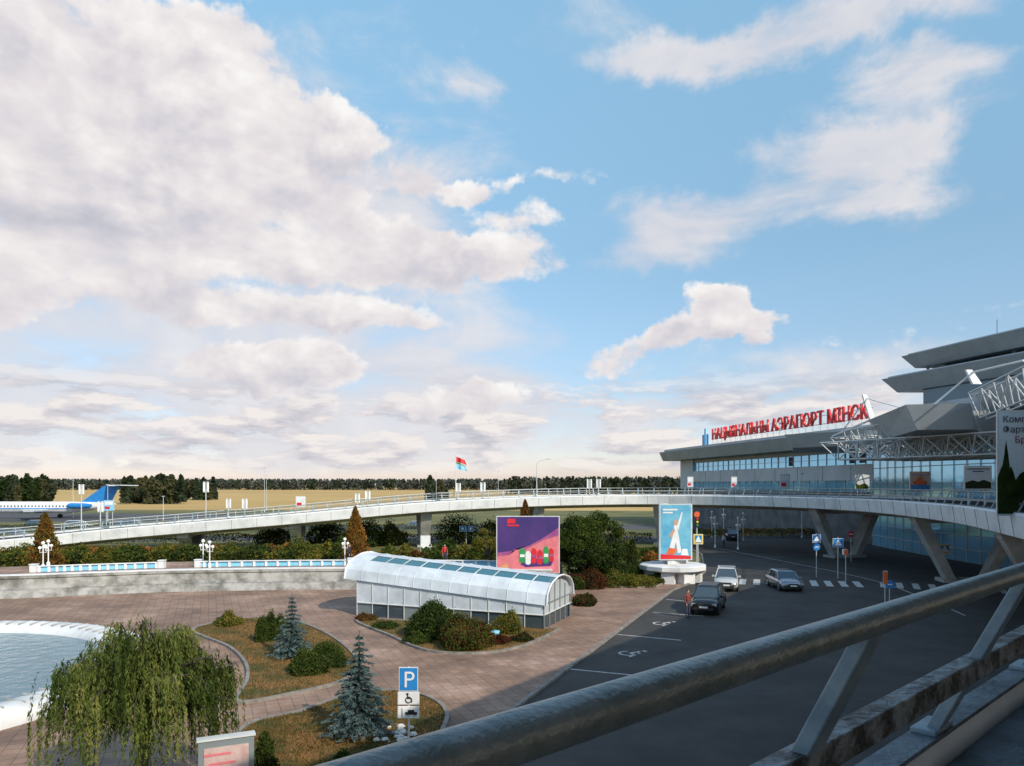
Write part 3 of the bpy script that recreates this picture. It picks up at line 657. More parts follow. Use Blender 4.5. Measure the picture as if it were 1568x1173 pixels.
stone=M('white_stone',(.62,.61,.58),.8,var=.2,scale=8)
b=B()
for i in range(34):
    p=G(575+random.random()*60,1115+random.random()*26); r=random.uniform(.05,.16)
    b.lathe(p+Vector((0,0,.05)),[(r*.5,0),(r,r*.35),(r*.7,r*.8),(r*.1,r*.95)],stone,6,False)
b.obj('garden_rocks')
# ------------------------------------------------------------ vegetation
willow('willow_tree',(-9.9,20,0),4.95,2.4)
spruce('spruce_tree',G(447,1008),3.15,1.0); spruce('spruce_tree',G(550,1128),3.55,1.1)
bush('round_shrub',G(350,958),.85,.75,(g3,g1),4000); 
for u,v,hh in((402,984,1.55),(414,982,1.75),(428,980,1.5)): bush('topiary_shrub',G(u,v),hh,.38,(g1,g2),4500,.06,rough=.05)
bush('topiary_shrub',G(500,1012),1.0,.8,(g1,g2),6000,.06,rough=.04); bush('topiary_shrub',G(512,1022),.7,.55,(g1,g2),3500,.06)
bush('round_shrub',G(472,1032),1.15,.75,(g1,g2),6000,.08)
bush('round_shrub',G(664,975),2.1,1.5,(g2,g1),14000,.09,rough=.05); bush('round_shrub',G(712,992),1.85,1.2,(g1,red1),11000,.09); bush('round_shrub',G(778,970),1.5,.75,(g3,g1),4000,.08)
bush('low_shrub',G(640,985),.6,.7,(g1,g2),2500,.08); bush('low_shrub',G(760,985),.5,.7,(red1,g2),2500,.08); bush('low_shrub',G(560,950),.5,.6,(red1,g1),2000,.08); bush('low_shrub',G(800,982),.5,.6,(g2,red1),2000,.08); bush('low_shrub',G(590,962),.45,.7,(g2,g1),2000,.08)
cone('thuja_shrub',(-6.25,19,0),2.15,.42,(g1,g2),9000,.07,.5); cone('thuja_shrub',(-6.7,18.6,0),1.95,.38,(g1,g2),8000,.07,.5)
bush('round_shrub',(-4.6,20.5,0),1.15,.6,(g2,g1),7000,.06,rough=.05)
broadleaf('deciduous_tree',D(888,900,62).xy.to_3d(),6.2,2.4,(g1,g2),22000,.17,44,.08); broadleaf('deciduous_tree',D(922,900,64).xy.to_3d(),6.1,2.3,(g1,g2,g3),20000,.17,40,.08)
broadleaf('deciduous_tree',D(748,880,66).xy.to_3d(),4.9,1.5,(g3,g1),8000,.15,22)
cone('thuja_shrub',D(968,880,66).xy.to_3d(),3.6,.75,(g1,g2),5000,.12)
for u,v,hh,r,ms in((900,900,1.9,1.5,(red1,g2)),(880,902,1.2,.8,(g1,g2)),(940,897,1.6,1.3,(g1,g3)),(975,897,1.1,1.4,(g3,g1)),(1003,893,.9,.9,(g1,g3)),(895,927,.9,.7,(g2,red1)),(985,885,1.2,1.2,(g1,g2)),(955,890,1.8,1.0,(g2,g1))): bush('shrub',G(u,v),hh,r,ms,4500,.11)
cone('copper_conifer',Vector((-41,66,0)),5.9,1.45,(cop1,cop2,g3),9000,.2,.7); cone('copper_conifer',Vector((-14.4,69,0)),6.35,1.35,(cop1,cop1,g3),9000,.2,.7); cone('copper_conifer',Vector((1.3,74,0)),6.9,1.2,(cop1,cop2),6000,.2,.7)
cone('thuja_shrub',Vector((-36.5,67,0)),2.9,.9,(g1,g3),4000,.14,.4)
for u,d,hh,r,ms in((460,78,3.2,1.9,(g1,g3)),(500,76,2.7,1.5,(g3,g1)),(440,80,2.3,1.3,(cop1,g1)),(520,75,3.3,1.1,(g1,g2)),(590,74,2.6,1.6,(g1,g3)),(620,80,2.2,1.5,(g3,g1)),(680,76,3.0,1.8,(g1,g2)),(710,74,2.7,1.5,(g3,g1)),(735,72,3.4,1.3,(g1,g3)),(690,68,1.7,1.2,(g2,g1)),(120,74,2.6,1.4,(g1,g3)),(30,76,2.3,2.,(g1,g3)),(840,84,2.6,2.,(g1,g2)),(810,84,2.6,2.,(g1,g2)),(960,84,2.2,1.5,(g1,g3)),(1000,80,1.4,1.2,(cop1,g1)),
  (200,78,2.4,1.6,(g1,g2)),(250,80,2.2,1.4,(g3,g1)),(300,79,2.6,1.7,(g1,g2)),(350,81,2.2,1.3,(g1,g3)),(395,80,2.5,1.4,(g2,g1)),(560,102,4.2,2.2,(g1,g2)),(600,104,3.6,2.,(g1,g3)),(500,106,3.8,2.4,(g2,g1)),(700,108,4.6,2.6,(g1,g2)),(880,112,4.2,2.6,(g1,g2)),(760,106,4.,2.6,(g1,g3)),(420,104,3.,2.2,(g1,g3))):
    bush('shrub',D(u,860,d).xy.to_3d(),hh,r,ms,3200,.2)
def hedge(name,p,q,h,w,mats,n):
    p=np.array(p,float);q=np.array(q,float); s=rng.random(n)[:,None]; d=q-p; d=d/np.linalg.norm(d); sd=np.array([-d[1],d[0]])
    xy=p+(q-p)*s+sd*rng.uniform(-w/2,w/2,(n,1)); z=h*np.sqrt(rng.random(n))*(1+.06*np.sin(s[:,0]*60)+.05*np.sin(s[:,0]*151))
    b=B(); 
    for i in range(12):
        c=p+(q-p)*(i+.5)/12; b.tube((c[0],c[1],0),(c[0],c[1],h*.7),.05,bark,n=5)
    k=(np.floor(s[:,0]*23+np.sin(s[:,0]*40)*.6)).astype(int); mi=np.where(rng.random(n)<.6,(k*7)%len(mats),rng.integers(0,len(mats),n))
    o=b.obj(name); leaves('foliage',np.column_stack([xy,z]),.22,.15,None,mats,mi,o)
hedge('hedge',(-60,70),(-20,74),1.9,1.4,(g1,g2,g3),16000); hedge('hedge',(-18,75),(6,76),1.7,1.3,(g1,g3,red1),10000); hedge('hedge',(-62,80),(-16,84),1.7,1.6,(g3,g1,cop1),12000); hedge('hedge',(10,82),(20,88),1.2,1.3,(g1,g2),5000); hedge('hedge',(24,118),(48,120),1.4,2.,(cop1,g3,g1),5000); hedge('hedge',(-90,105),(20,107),1.5,2.,(g1,g3,g2),16000); hedge('hedge',(-140,132),(20,135),1.3,2.,(g1,g2),14000)
def forest(name,pts,hmin,hmax,mats,q=34,piner=.5,rk=(.15,.24),lf=.16):
    P=[];mi=[];b=B()
    for x,y in pts:
        h=random.uniform(hmin,hmax); r=h*random.uniform(*rk); t=rng.random(q)**.8; a=rng.random(q)*6.28; pine=random.random()<piner
        rr=(r*(1-t)**.7 if not pine else r*np.sqrt(np.maximum(0,1-(2*t-1)**2)))*(.5+.5*rng.random(q)); z=(h*.05+t*h*.95) if not pine else h*.3+t*h*.7
        P.append(np.stack([x+np.cos(a)*rr,y+np.sin(a)*rr,z],1)); mi.append(np.full(q,random.choice(range(len(mats))))); b.tube((x,y,0),(x,y,h*.85),h*.012,barkd,h*.004,n=4,caps=False)
    o=b.obj(name); leaves('foliage',np.vstack(P),hmax*lf,hmax*lf*.8,None,mats,np.concatenate(mi),o)
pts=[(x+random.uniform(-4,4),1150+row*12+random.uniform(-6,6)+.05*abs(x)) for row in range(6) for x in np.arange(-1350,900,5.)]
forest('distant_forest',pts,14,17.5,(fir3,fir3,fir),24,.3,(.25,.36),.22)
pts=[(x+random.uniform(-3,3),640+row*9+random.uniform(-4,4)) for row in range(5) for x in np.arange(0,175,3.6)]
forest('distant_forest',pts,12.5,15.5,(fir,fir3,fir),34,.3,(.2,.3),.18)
pts=[(D(u,742,d).x,d) for u,d in [(random.uniform(-60,78),random.uniform(300,350)) for _ in range(60)]+[(random.uniform(188,282),random.uniform(320,360)) for _ in range(50)]+[(random.uniform(282,330),random.uniform(400,430)) for _ in range(14)]+[(random.uniform(655,684),random.uniform(300,320)) for _ in range(7)]]
forest('tree_group',pts,6,12.8,(fir,fir2,g2),150,.4)
# ------------------------------------------------------------ cars
def carmat(name,c,metal=.2): 
    m=M(name,c,.25,metal=metal,var=.03); m.node_tree.nodes['Principled BSDF'].inputs['Coat Weight'].default_value=.8; return m
def car(name,loc,rz,paint,suv=True,L=4.6):
    b=B(); h=1.72 if suv else 1.46; zb=.30 if suv else .22; bl=1.05 if suv else .92; hl=L/2
    def sec(x,z0,z1,w,crown=.05): return [Vector((x,-w*.88,z0)),Vector((x,-w,z0+.18)),Vector((x,-w,z1-.22)),Vector((x,-w*.93,z1-.04)),Vector((x,-w*.5,z1+crown*.7)),Vector((x,0,z1+crown)),Vector((x,w*.5,z1+crown*.7)),Vector((x,w*.93,z1-.04)),Vector((x,w,z1-.22)),Vector((x,w,z0+.18)),Vector((x,w*.88,z0))]
    b.loft([sec(hl,zb+.12,bl-.32,.70),sec(hl-.12,zb,bl-.18,.84),sec(hl-.5,zb,bl-.1,.91),sec(hl-1.15,zb,bl-.02,.93),sec(0,zb,bl,.93),sec(-hl+.9,zb,bl,.93),sec(-hl+.2,zb,bl-.02,.9),sec(-hl,zb+.12,bl-.12,.80)],paint,sm=True)
    xf=hl-1.1; xr=-hl+(.12 if suv else .35); rf=xf-.8; rr=xr+(.35 if suv else .7)
    base=[Vector((xf,-.84,bl-.02)),Vector((xf,.84,bl-.02)),Vector((xr,.82,bl-.02)),Vector((xr,-.82,bl-.02))]
    topr=[Vector((rf,-.66,h-.07)),Vector((rf,.66,h-.07)),Vector((rr,.66,h-.07)),Vector((rr,-.66,h-.07))]
    b.loft([base,topr],gdark,caps=False)
    rt=[Vector((rf+.05,-.68,h-.08)),Vector((rf+.05,.68,h-.08)),Vector((rr-.05,.68,h-.08)),Vector((rr-.05,-.68,h-.08))]; rt2=[Vector((rf-.15,-.56,h)),Vector((rf-.15,.56,h)),Vector((rr+.12,.56,h)),Vector((rr+.12,-.56,h))]
    b.loft([rt,rt2],paint,sm=False)
    for p,q in zip(base,topr): b.tube(p,q,.045,paint,n=6)
    for sy in(-1,1):
        for fx in(.42,.74):
            p=Vector((xf+(xr-xf)*fx,sy*.845,bl)); q=Vector((rf+(rr-rf)*fx,sy*.67,h-.07)); b.tube(p,q,.035,black,n=6)
        b.box((xf-.15,sy*1.0,bl+.08),(.12,.2,.14),paint)
        for wx in(hl-.85,-hl+.85):
            R=.35 if suv else .31; c=Vector((wx,sy*.80,R))
            b.pipe([c+Vector((0,-.11*1,0)),c+Vector((0,.11,0))],R,black,20); b.pipe([c+Vector((0,sy*.10,0)),c+Vector((0,sy*.125,0))],R*.62,chrome,12); b.pipe([c+Vector((0,sy*.02,0)),c+Vector((0,sy*.132,0))],R*.2,black,8)
            b.pipe([Vector((wx+(R+.06)*math.cos(t),sy*.925,R+(R+.06)*math.sin(t))) for t in np.linspace(0,math.pi,9)],.035,black,5)
        b.box((hl-.10,sy*.62,bl-.33),(.12,.36,.15),headl); b.box((-hl+.05,sy*.68,bl-.25),(.12,.22,.26),redl); b.box((0,sy*.935,zb+.12),(L*.55,.03,.12),black)
    b.box((hl-.02,0,bl-.36),(.08,.75,.16),black); b.box((hl,0,zb+.16),(.08,1.2,.18),black); b.box((hl+.03,0,zb+.26),(.03,.52,.11),white)
    b.box((-hl-.02,0,.62),(.03,.52,.11),white); b.box((-hl,0,zb+.1),(.1,1.4,.18),black)
    return b.obj(name,None,loc,rz)
blackc=carmat('car_black',(.012,.013,.015)); whitec=carmat('car_white',(.55,.57,.58)); silver=carmat('car_silver',(.28,.31,.35),.6); redc=carmat('car_red',(.3,.02,.02)); darkb=carmat('car_blue',(.03,.05,.09))
rd=math.atan2(32,13)
p=G(1092,940); car('parked_car',(p.x,p.y+1.2,.016),rd+math.pi,blackc,True)
p=G(1119,905); car('parked_car',(p.x,p.y+1.2,.016),rd+math.pi+.1,whitec,True,4.4)
p=G(1206,903); car('parked_car',(p.x,p.y+.8,.016),rd+math.pi+.35,silver,False,4.6)
for i,(u,d,m,r) in enumerate(((120,140,whitec,.1),(180,142,darkb,0),(205,143,silver,.1),(255,141,blackc,3.1),(290,142,whitec,0),(395,142,silver,.1),(60,141,darkb,0),(640,143,silver,.1),(1120,114,darkb,1.4),(250,116,whitec,0),(20,115,silver,0))):
    p=D(u,800,d); car('distant_car',(p.x,p.y,.012),r,m,i%2==0)
# ------------------------------------------------------------ people
def person(name,loc,rz,jacket,trouser,h=1.76):
    k=h/1.76; root=empty(name,loc); root.rotation_euler=(0,0,rz)
    def skinned(nm,V,E,R,mats,rootv=0,fn=None):
        me=bpy.data.meshes.new(nm); me.from_pydata([(x*k,y*k,z*k) for x,y,z in V],E,[]); o=bpy.data.objects.new(nm,me); sc.collection.objects.link(o); o.parent=root
        md=o.modifiers.new('skin','SKIN'); md.use_smooth_shade=True
        sv=me.skin_vertices[0].data
        for i,r in enumerate(R):
            rr=r if hasattr(r,'__len__') else (r,r); sv[i].radius=(rr[0]*k,rr[1]*k); sv[i].use_root=(i==rootv)
        s=o.modifiers.new('sub','SUBSURF'); s.levels=1; s.render_levels=1
        for m in mats: me.materials.append(m)
        return o
    V=[(0,0,.98),(0,0,1.15),(0,0,1.35),(0,0,1.46),(0,.01,1.53)]; E=[(0,1),(1,2),(2,3),(3,4)]; R=[(.15,.11),(.14,.10),(.17,.11),(.09,.08),(.055,.055)]
    for s in(-1,1):
        o=len(V); V+=[(s*.19,0,1.42),(s*.24,.02,1.13),(s*.23,-.09,.90)]; E+=[(3,o),(o,o+1),(o+1,o+2)]; R+=[.065,.052,.04]
    skinned('jacket_torso',V,E,R,[jacket],0)
    V=[(0,0,.98)];E=[];R=[(.14,.11)]
    for s in(-1,1):
        o=len(V); V+=[(s*.10,0,.90),(s*.115,-.02,.50),(s*.12,.02,.10)]; E+=[(0,o),(o,o+1),(o+1,o+2)]; R+=[.095,.065,.05]
    skinned('trousers',V,E,R,[trouser],0)
    for s in(-1,1):
        V=[(s*.12,.03,.06),(s*.125,-.10,.045),(s*.13,-.19,.035)]; skinned('shoe',V,[(0,1),(1,2)],[.05,.045,.03],[black])
        V=[(s*.23,-.09,.91),(s*.23,-.11,.83)];E=[(0,1)];R=[.025,.032]
        for f in range(4):
            o=len(V); y=-.145+f*.022; Lf=(.07,.08,.075,.06)[f]; V+=[(s*.23,y,.80),(s*.222,y-.008,.80-Lf*.55),(s*.205,y-.006,.80-Lf)]; E+=[(1,o),(o,o+1),(o+1,o+2)]; R+=[.010,.009,.007]
        o=len(V); V+=[(s*.215,-.15,.86),(s*.2,-.17,.82)]; E+=[(0,o),(o,o+1)]; R+=[.011,.009]
        skinned('hand',V,E,R,[skin])
    b=B(); c=Vector((0,-.01,1.52*k))
    def hr(z,rx,ry,oy=0): return [c+Vector((rx*k*math.cos(t),(ry*math.sin(t)+oy)*k,z*k)) for t in np.linspace(0,2*math.pi,16,endpoint=False)]
    b.loft([hr(0,.045,.05,.01),hr(.03,.058,.075,-.01),hr(.08,.07,.09,0),hr(.14,.076,.098,0),hr(.19,.07,.09,.005),hr(.225,.045,.06,.01),hr(.238,.01,.01,.01)],skin,sm=True)
    b.loft([hr(.10,.075,.07,.04),hr(.15,.082,.098,.012),hr(.2,.076,.092,.01),hr(.235,.05,.065,.01),hr(.25,.01,.01,.01)],hair,sm=True)
    b.tube(c+Vector((0,-.09*k,.125*k)),c+Vector((0,-.118*k,.085*k)),.008*k,skin,.015*k,n=6)
    for s in(-1,1):
        b.box(c+Vector((s*.03*k,-.088*k,.125*k)),(.018,.012,.009),black); b.box(c+Vector((s*.077*k,0,.11*k)),(.012,.03,.05),skin)
    b.box(c+Vector((0,-.09*k,.052*k)),(.04,.01,.008),redP)
    b.obj('head',root); return root
jb=M('jacket_brown',(.20,.05,.035),.8); jd=M('jacket_dark',(.025,.025,.03),.8); jt=M('jeans',(.04,.05,.08),.8); jr=M('coat_red',(.45,.03,.03),.7)
p=G(1053,946); person('standing_man',(p.x,p.y,.016),math.radians(35),jb,jt,1.76)
p=D(681,850,65.5); person('pedestrian',(p.x,p.y,1.5),.3,jr,jt,1.7)
p=D(535,850,65); person('pedestrian',(p.x,p.y,1.5),1.3,jd,jd,1.75)
p=G(1108,838); person('pedestrian',(p.x,p.y,.02),.4,white,jt,1.75)
# ------------------------------------------------------------ signs & lamps
def sq_sign(name,loc,h,parts,ang=0.,pole=.035):
    b=B(); loc=Vector(loc); x=Vector((math.cos(ang),math.sin(ang),0)); n=x.cross(Vector((0,0,1))); b.tube(loc,loc+Vector((0,0,h)),pole,steelW)
    for (cx,cz,w,hh,mat,shape,deco) in parts:
        c=loc+x*cx+n*.05+Vector((0,0,cz))
        if shape=='sq':
            b.box(c,(w,.025,hh),white,ang); b.box(c+n*.016,(w*.93,.01,hh*.93 if w/hh<1.5 else hh*.9),mat,ang)
        elif shape=='round':
            b.pipe([c,c+n*.02],w/2,mat,20)
        for d in deco:
            kind=d[0]
            if kind=='bar': _,dx,dz,bw,bh,mm=d; b.box(c+x*dx*w+Vector((0,0,dz*hh))+n*.028,(bw*w,.008,bh*hh),mm,ang)
            if kind=='tri': _,mm=d; b.quad([c+n*.034-x*w*.36-Vector((0,0,hh*.3)),c+n*.034+x*w*.36-Vector((0,0,hh*.3)),c+n*.034+Vector((0,0,hh*.36))],mm)
            if kind=='ring':
                _,dx,dz,r,mm=d; b.pipe([c+n*.03+x*(dx*w+r*math.cos(t))+Vector((0,0,dz*hh+r*math.sin(t))) for t in np.linspace(0,2*math.pi,17)],r*.18,mm,5)
    return b.obj(name),x,n
p=G(626,1150)
o,x,n=sq_sign('parking_sign',(p.x,p.y,0),2.66,[
 (0,2.28,.60,.76,blueP,'sq',[]),
 (0,1.68,.68,.40,white,'sq',[('ring',.0,-.12,.09,black),('bar',-.04,.12,.05,.34,black),('bar',.06,.0,.16,.08,black),('bar',-.05,.34,.1,.16,black),('bar',.15,-.18,.04,.3,black)]),
 (0,1.24,.68,.38,white,'sq',[('bar',.12,-.08,.55,.22,black),('bar',.12,.1,.3,.22,black),('ring',.28,-.2,.04,black),('ring',-.02,-.2,.04,black),('bar',-.3,.0,.03,.7,black)])])
text('letter_p','P',.72,white,Vector((p.x,p.y,0))+n*.085+x*-.17+Vector((0,0,2.03)),face_rot(x),o,.004)
def PS(u,v,h,parts,ang=0): 
    q=G(u,v); sq_sign('traffic_sign',(q.x,q.y,0),h,parts,ang)
ped=[('tri',white),('bar',0,-.08,.08,.25,black)]
PS(1250,884,4.0,[(0,3.5,.75,.75,blueP,'sq',ped),(0,2.75,.65,.65,blueP,'round',[('bar',0,0,.5,.12,white)])])
PS(1283,886,3.7,[(0,3.2,.95,.8,blueP,'sq',ped),(.5,2.4,.3,.5,white,'sq',[])])
PS(1295,895,3.0,[(0,2.7,.35,.5,orangeP,'sq',[])])
PS(1069,872,3.4,[(0,3.0,.95,1.0,yel,'sq',[('bar',0,0,.72,.75,blueP),('tri',white)])])
PS(1303,860,3.3,[(0,3.0,.7,.7,redP,'round',[('bar',0,0,.7,.18,white)])])
PS(1446,876,2.6,[(0,2.2,1.1,1.0,yel,'sq',[('bar',0,0,.72,.72,blueP),('tri',white)])])
PS(1362,935,2.0,[(0,1.75,.6,.6,blueP,'round',[('bar',0,0,.5,.12,white)])])
PS(1355,935,2.6,[(0,2.2,.3,.9,orangeP,'sq',[])])
PS(714,835,2.6,[(-.5,2.3,.9,.8,blueP,'sq',[('bar',0,0,.3,.4,white)]),(.6,2.3,.7,.8,blueP,'sq',[('bar',0,0,.3,.4,white)])])
b=B(); q=G(1067,868); b.tube(q,q+Vector((0,0,5.2)),.06,steelW); b.box(q+Vector((0,-.1,4.6)),(.34,.25,1.0),black)
for i,mm in enumerate((redP,yel,greenP)): b.pipe([q+Vector((0,-.23,4.92-.32*i)),q+Vector((0,-.27,4.92-.32*i))],.11,mm,12)
b.pipe([q+Vector((0,-.02,5.35)),q+Vector((0,-.06,5.35))],.3,orangeP,16); b.obj('traffic_light')
def street_lamp(name,base,h,style='twin'):
    b=B(); base=Vector(base); b.tube(base,base+Vector((0,0,h)),.08,steelW,.05); b.lathe(base,[(.18,0),(.18,.25),(.1,.32)],steelW,8)
    if style=='twin':
        for s in(-1,1):
            c=base+Vector((s*.24,0,h-1.2)); b.tube(c,c+Vector((0,0,1.1)),.125,lampw,n=12); b.lathe(c+Vector((0,0,1.1)),[(.15,0),(.15,.07),(.05,.14)],steelW,10)
        b.box(base+Vector((0,0,h-1.25)),(.75,.1,.08),steelW)
    elif style=='arm':
        b.pipe(catmull([base+Vector((0,0,h)),base+Vector((.3,0,h+.6)),base+Vector((1.6,0,h+.95))],5),.05,steelW,6); b.box(base+Vector((1.8,0,h+.95)),(.7,.25,.12),metalL)
    else:
        b.box(base+Vector((0,0,h)),(.5,.3,.16),metalL)
    b.obj(name)
def on_deck(u,off=.9):
    best=None
    for p,n_ in zip(vp[70:],vn[70:]):
        q=p+n_*off; uu=CX+F*q.x/q.y
        if best is None or abs(uu-u)<best[0]: best=(abs(uu-u),q)
    return best[1]+Vector((0,0,-.15))
for u,v in((310,738),(124,742),(152,768),(352,764),(375,764),(565,752),(552,756),(700,740),(741,739),(900,734),(920,734)):
    off=.95 if u in(310,152,375,565,741,900) else 10; q=on_deck(u,off); h=max(1.6,H+(YH-v)/F*q.y-q.z); street_lamp('street_lamp',q,h)
q=on_deck(820,10); street_lamp('street_lamp',q,2.8+H+(YH-742)/F*q.y-q.z,'arm')
for u,v,d in((405,716,230),(763,722,240),(112,735,190),(165,742,170),(1228,725,118),(250,760,150),(668,724,260),(408,728,250)):
    q=D(u,v,d); street_lamp('mast_light',(q.x,q.y,0),q.z,'box')
for u,d in((1095,100),(1130,97),(1108,130),(1090,118),(1138,112)): q=D(u,790,d); globe_lamp((q.x,q.y,0),4.2)
q=on_deck(702,5); b=B(); zt=H+(YH-699)/F*q.y; b.tube(q,(q.x,q.y,zt),.06,white,.04); b.lathe((q.x,q.y,zt),[(.02,0),(.09,.06),(.02,.14)],yel,8)
def flag(z1,z0,m,w,drop):
    nx=10; r0=[Vector((q.x+.06+w*i/nx,q.y+.12*math.sin(i*.9),z1-drop*(i/nx)**1.3)) for i in range(nx+1)]; r1=[p+Vector((.03*i,0,z0-z1)) for i,p in enumerate(r0)]
    b.loft([r0,r1],m,closed=False,sm=True)
flag(zt-.05,zt-.75,redP,1.15,.45); flag(zt-.75,zt-1.0,greenP,1.1,.45); flag(zt-1.05,zt-1.7,cyanP,1.2,.35)
b.obj('flagpole')
rose=M('poster_rose',(.45,.28,.27),.4,col2=(.60,.48,.44),scale=2)
b=B(); c=Vector((-6.85,18,0)); an=math.radians(25)
b.box(c+Vector((0,0,1.35)),(1.25,.2,2.0),metalG,an); R=Matrix.Rotation(an,3,'Z'); b.box(c+R@Vector((0,-.11,1.29)),(1.0,.02,1.75),rose,an)
for k_ in range(4): b.box(c+R@Vector((.1*k_-.2,-.125,2.0-.22*k_)),(.6,.008,.06),pinkP,an)
b.box(c+Vector((0,0,2.36)),(1.32,.26,.05),steelW,an)
for s in(-.45,.45): b.tube(c+R@Vector((s,0,0)),c+R@Vector((s,0,.4)),.05,steelW)
b.obj('city_light_box')
b=B(); b.lathe(G(757,975),[(.15,0),(.28,.2),(.3,.32),(.2,.34)],cyanP,12); b.obj('flower_pot')
# ------------------------------------------------------------ airliner
b=B(); al=white
L=36.; x0=-98-L; yy=186; zc=2.75
prof=[(0,.05,-.35),(.6,.55,-.25),(1.6,.95,-.12),(3.2,1.3,-.03),(5,1.45,0),(24,1.45,0),(28,1.2,.2),(32,.75,.5),(35,.3,.75),(36,.08,.8)]
rings=[[Vector((x0+px,yy+r*math.cos(t),zc+dz+r*math.sin(t))) for t in np.linspace(0,2*math.pi,20,endpoint=False)] for px,r,dz in prof]
b.loft(rings,al,sm=True)
b.box((x0+14,yy-1.44,zc-.25),(22,.06,.22),blueP)
for i in range(26): b.box((x0+5+i*.85,yy-1.42,zc+.35),(.3,.09,.38),dark)
b.box((x0+2.0,yy-.95,zc+.35),(.8,.3,.35),dark)
def slab(pts,th,m,axis='y'):
    o=Vector((0,th/2,0)) if axis=='y' else Vector((0,0,th/2)); b.loft([[Vector(p)-o for p in pts],[Vector(p)+o for p in pts]],m)
slab([(x0+27,yy,zc+1.1),(x0+34.5,yy,zc+.9),(x0+36.8,yy,zc+5.4),(x0+33.2,yy,zc+5.4)],.3,blueP)
for s in(-1,1):
    slab([(x0+33.4,yy,zc+5.5),(x0+37,yy,zc+5.5),(x0+38.6,yy+s*5.8,zc+5.4),(x0+37.2,yy+s*5.8,zc+5.4)],.18,white,'z')
    slab([(x0+13,yy+s*1,zc-.8),(x0+19.5,yy+s*1,zc-.8),(x0+24.5,yy+s*14,zc-.5),(x0+22,yy+s*14,zc-.5)],.3,metalL,'z')
    c=[Vector((x0+25.3,yy+s*2.1,zc+.45)),Vector((x0+26,yy+s*2.1,zc+.45)),Vector((x0+29,yy+s*2.1,zc+.45)),Vector((x0+31,yy+s*2.1,zc+.5))]; b.pipe(c,[.5,.68,.65,.4],blueP,14)
    b.box((x0+27.6,yy+s*1.5,zc+.45),(2.5,1.2,.2),white); b.tube((x0+20,yy+s*3.5,zc-.8),(x0+20,yy+s*3.5,.5),.12,metalL); b.pipe([(x0+20,yy+s*3.5-.4,.5),(x0+20,yy+s*3.5+.4,.5)],.5,black,14)
b.tube((x0+4,yy,zc-1),(x0+4,yy,.4),.1,metalL); b.pipe([(x0+4,yy-.25,.4),(x0+4,yy+.25,.4)],.4,black,12)
b.obj('passenger_airliner')
# ------------------------------------------------------------ camera / sun / world
cam=bpy.data.cameras.new('camera'); co=bpy.data.objects.new('camera',cam); sc.collection.objects.link(co); co.location=(0,0,H); co.rotation_euler=(math.radians(90),0,0)
cam.sensor_width=36; cam.lens=F/1568*36; cam.shift_y=(YH-586.5)/1568; cam.clip_start=.05; cam.clip_end=20000; sc.camera=co
sun=bpy.data.lights.new('sun','SUN'); sun.energy=4.2; sun.angle=math.radians(.6); sun.color=(1,.89,.74); so=bpy.data.objects.new('sun',sun); sc.collection.objects.link(so)
el=math.radians(36); sd=Vector((.62,-.785,0)).normalized(); ds=Vector((sd.x*math.cos(el),sd.y*math.cos(el),math.sin(el))); so.rotation_euler=ds.to_track_quat('Z','Y').to_euler(); so.location=ds*100
w=bpy.data.worlds.new('World'); sc.world=w; w.use_nodes=True; nt=w.node_tree; N=nt.nodes; Lk=nt.links; bg=N['Background']; STR=.11; bg.inputs['Strength'].default_value=STR
sky=N.new('ShaderNodeTexSky'); sky.sky_type='NISHITA'; sky.sun_disc=False; sky.sun_elevation=el; sky.sun_rotation=math.atan2(sd.x,sd.y); sky.altitude=100; sky.dust_density=.6; sky.ozone_density=1.2
def mth(nt,op,a,b_=None,c=None,clamp=False):
    n=nt.nodes.new('ShaderNodeMath'); n.operation=op; n.use_clamp=clamp
    for i,v in enumerate((a,b_,c)):
        if v is None: continue
        if isinstance(v,(int,float)): n.inputs[i].default_value=v
        else: nt.links.new(v,n.inputs[i])
    return n.outputs[0]
def vm(nt,op,a,b_=None,c=None):
    n=nt.nodes.new('ShaderNodeVectorMath'); n.operation=op
    for i,v in enumerate((a,b_,c)):
        if v is None: continue
        if isinstance(v,(tuple,list)): n.inputs[i].default_value=v
        else: nt.links.new(v,n.inputs[i])
    return n
def sstep(nt,x,a,b_,lo=0.,hi=1.):
    n=nt.nodes.new('ShaderNodeMapRange'); n.interpolation_type='SMOOTHSTEP'; nt.links.new(x,n.inputs[0]); 
    n.inputs[1].default_value=a;n.inputs[2].default_value=b_;n.inputs[3].default_value=lo;n.inputs[4].default_value=hi; return n.outputs[0]
def noise(nt,v,scale,detail,rough=.55,dist=0):
    n=nt.nodes.new('ShaderNodeTexNoise'); n.noise_dimensions='2D'; n.inputs['Scale'].default_value=scale; n.inputs['Detail'].default_value=detail; n.inputs['Roughness'].default_value=rough; n.inputs['Distortion'].default_value=dist; nt.links.new(v,n.inputs['Vector']); return n
def azel(u,v):
    a=math.atan((u-CX)/F); return a,math.atan((YH-v)/F*math.cos(a))
def field_blobs(p,blobs):
    tot=None; sy=None
    for (u,vv,rx,ry,wt) in blobs:
        a,e=azel(u,vv); ax_=abs(azel(u+rx,vv)[0]-a); ey=abs(azel(u,vv-ry)[1]-e)
        q=vm(nt,'MULTIPLY_ADD',p,(1/ax_,1/ey,0),(-a/ax_,-e/ey,0)).outputs[0]; ln=vm(nt,'LENGTH',q).outputs['Value']
        s=sstep(nt,ln,0.2,1.6,wt,0.); d=vm(nt,'DOT_PRODUCT',q,(0.15,1,0)).outputs['Value']
        tot=s if tot is None else mth(nt,'ADD',tot,s)
        sy=mth(nt,'MULTIPLY',s,d) if sy is None else mth(nt,'MULTIPLY_ADD',s,d,sy)
    return tot,sy
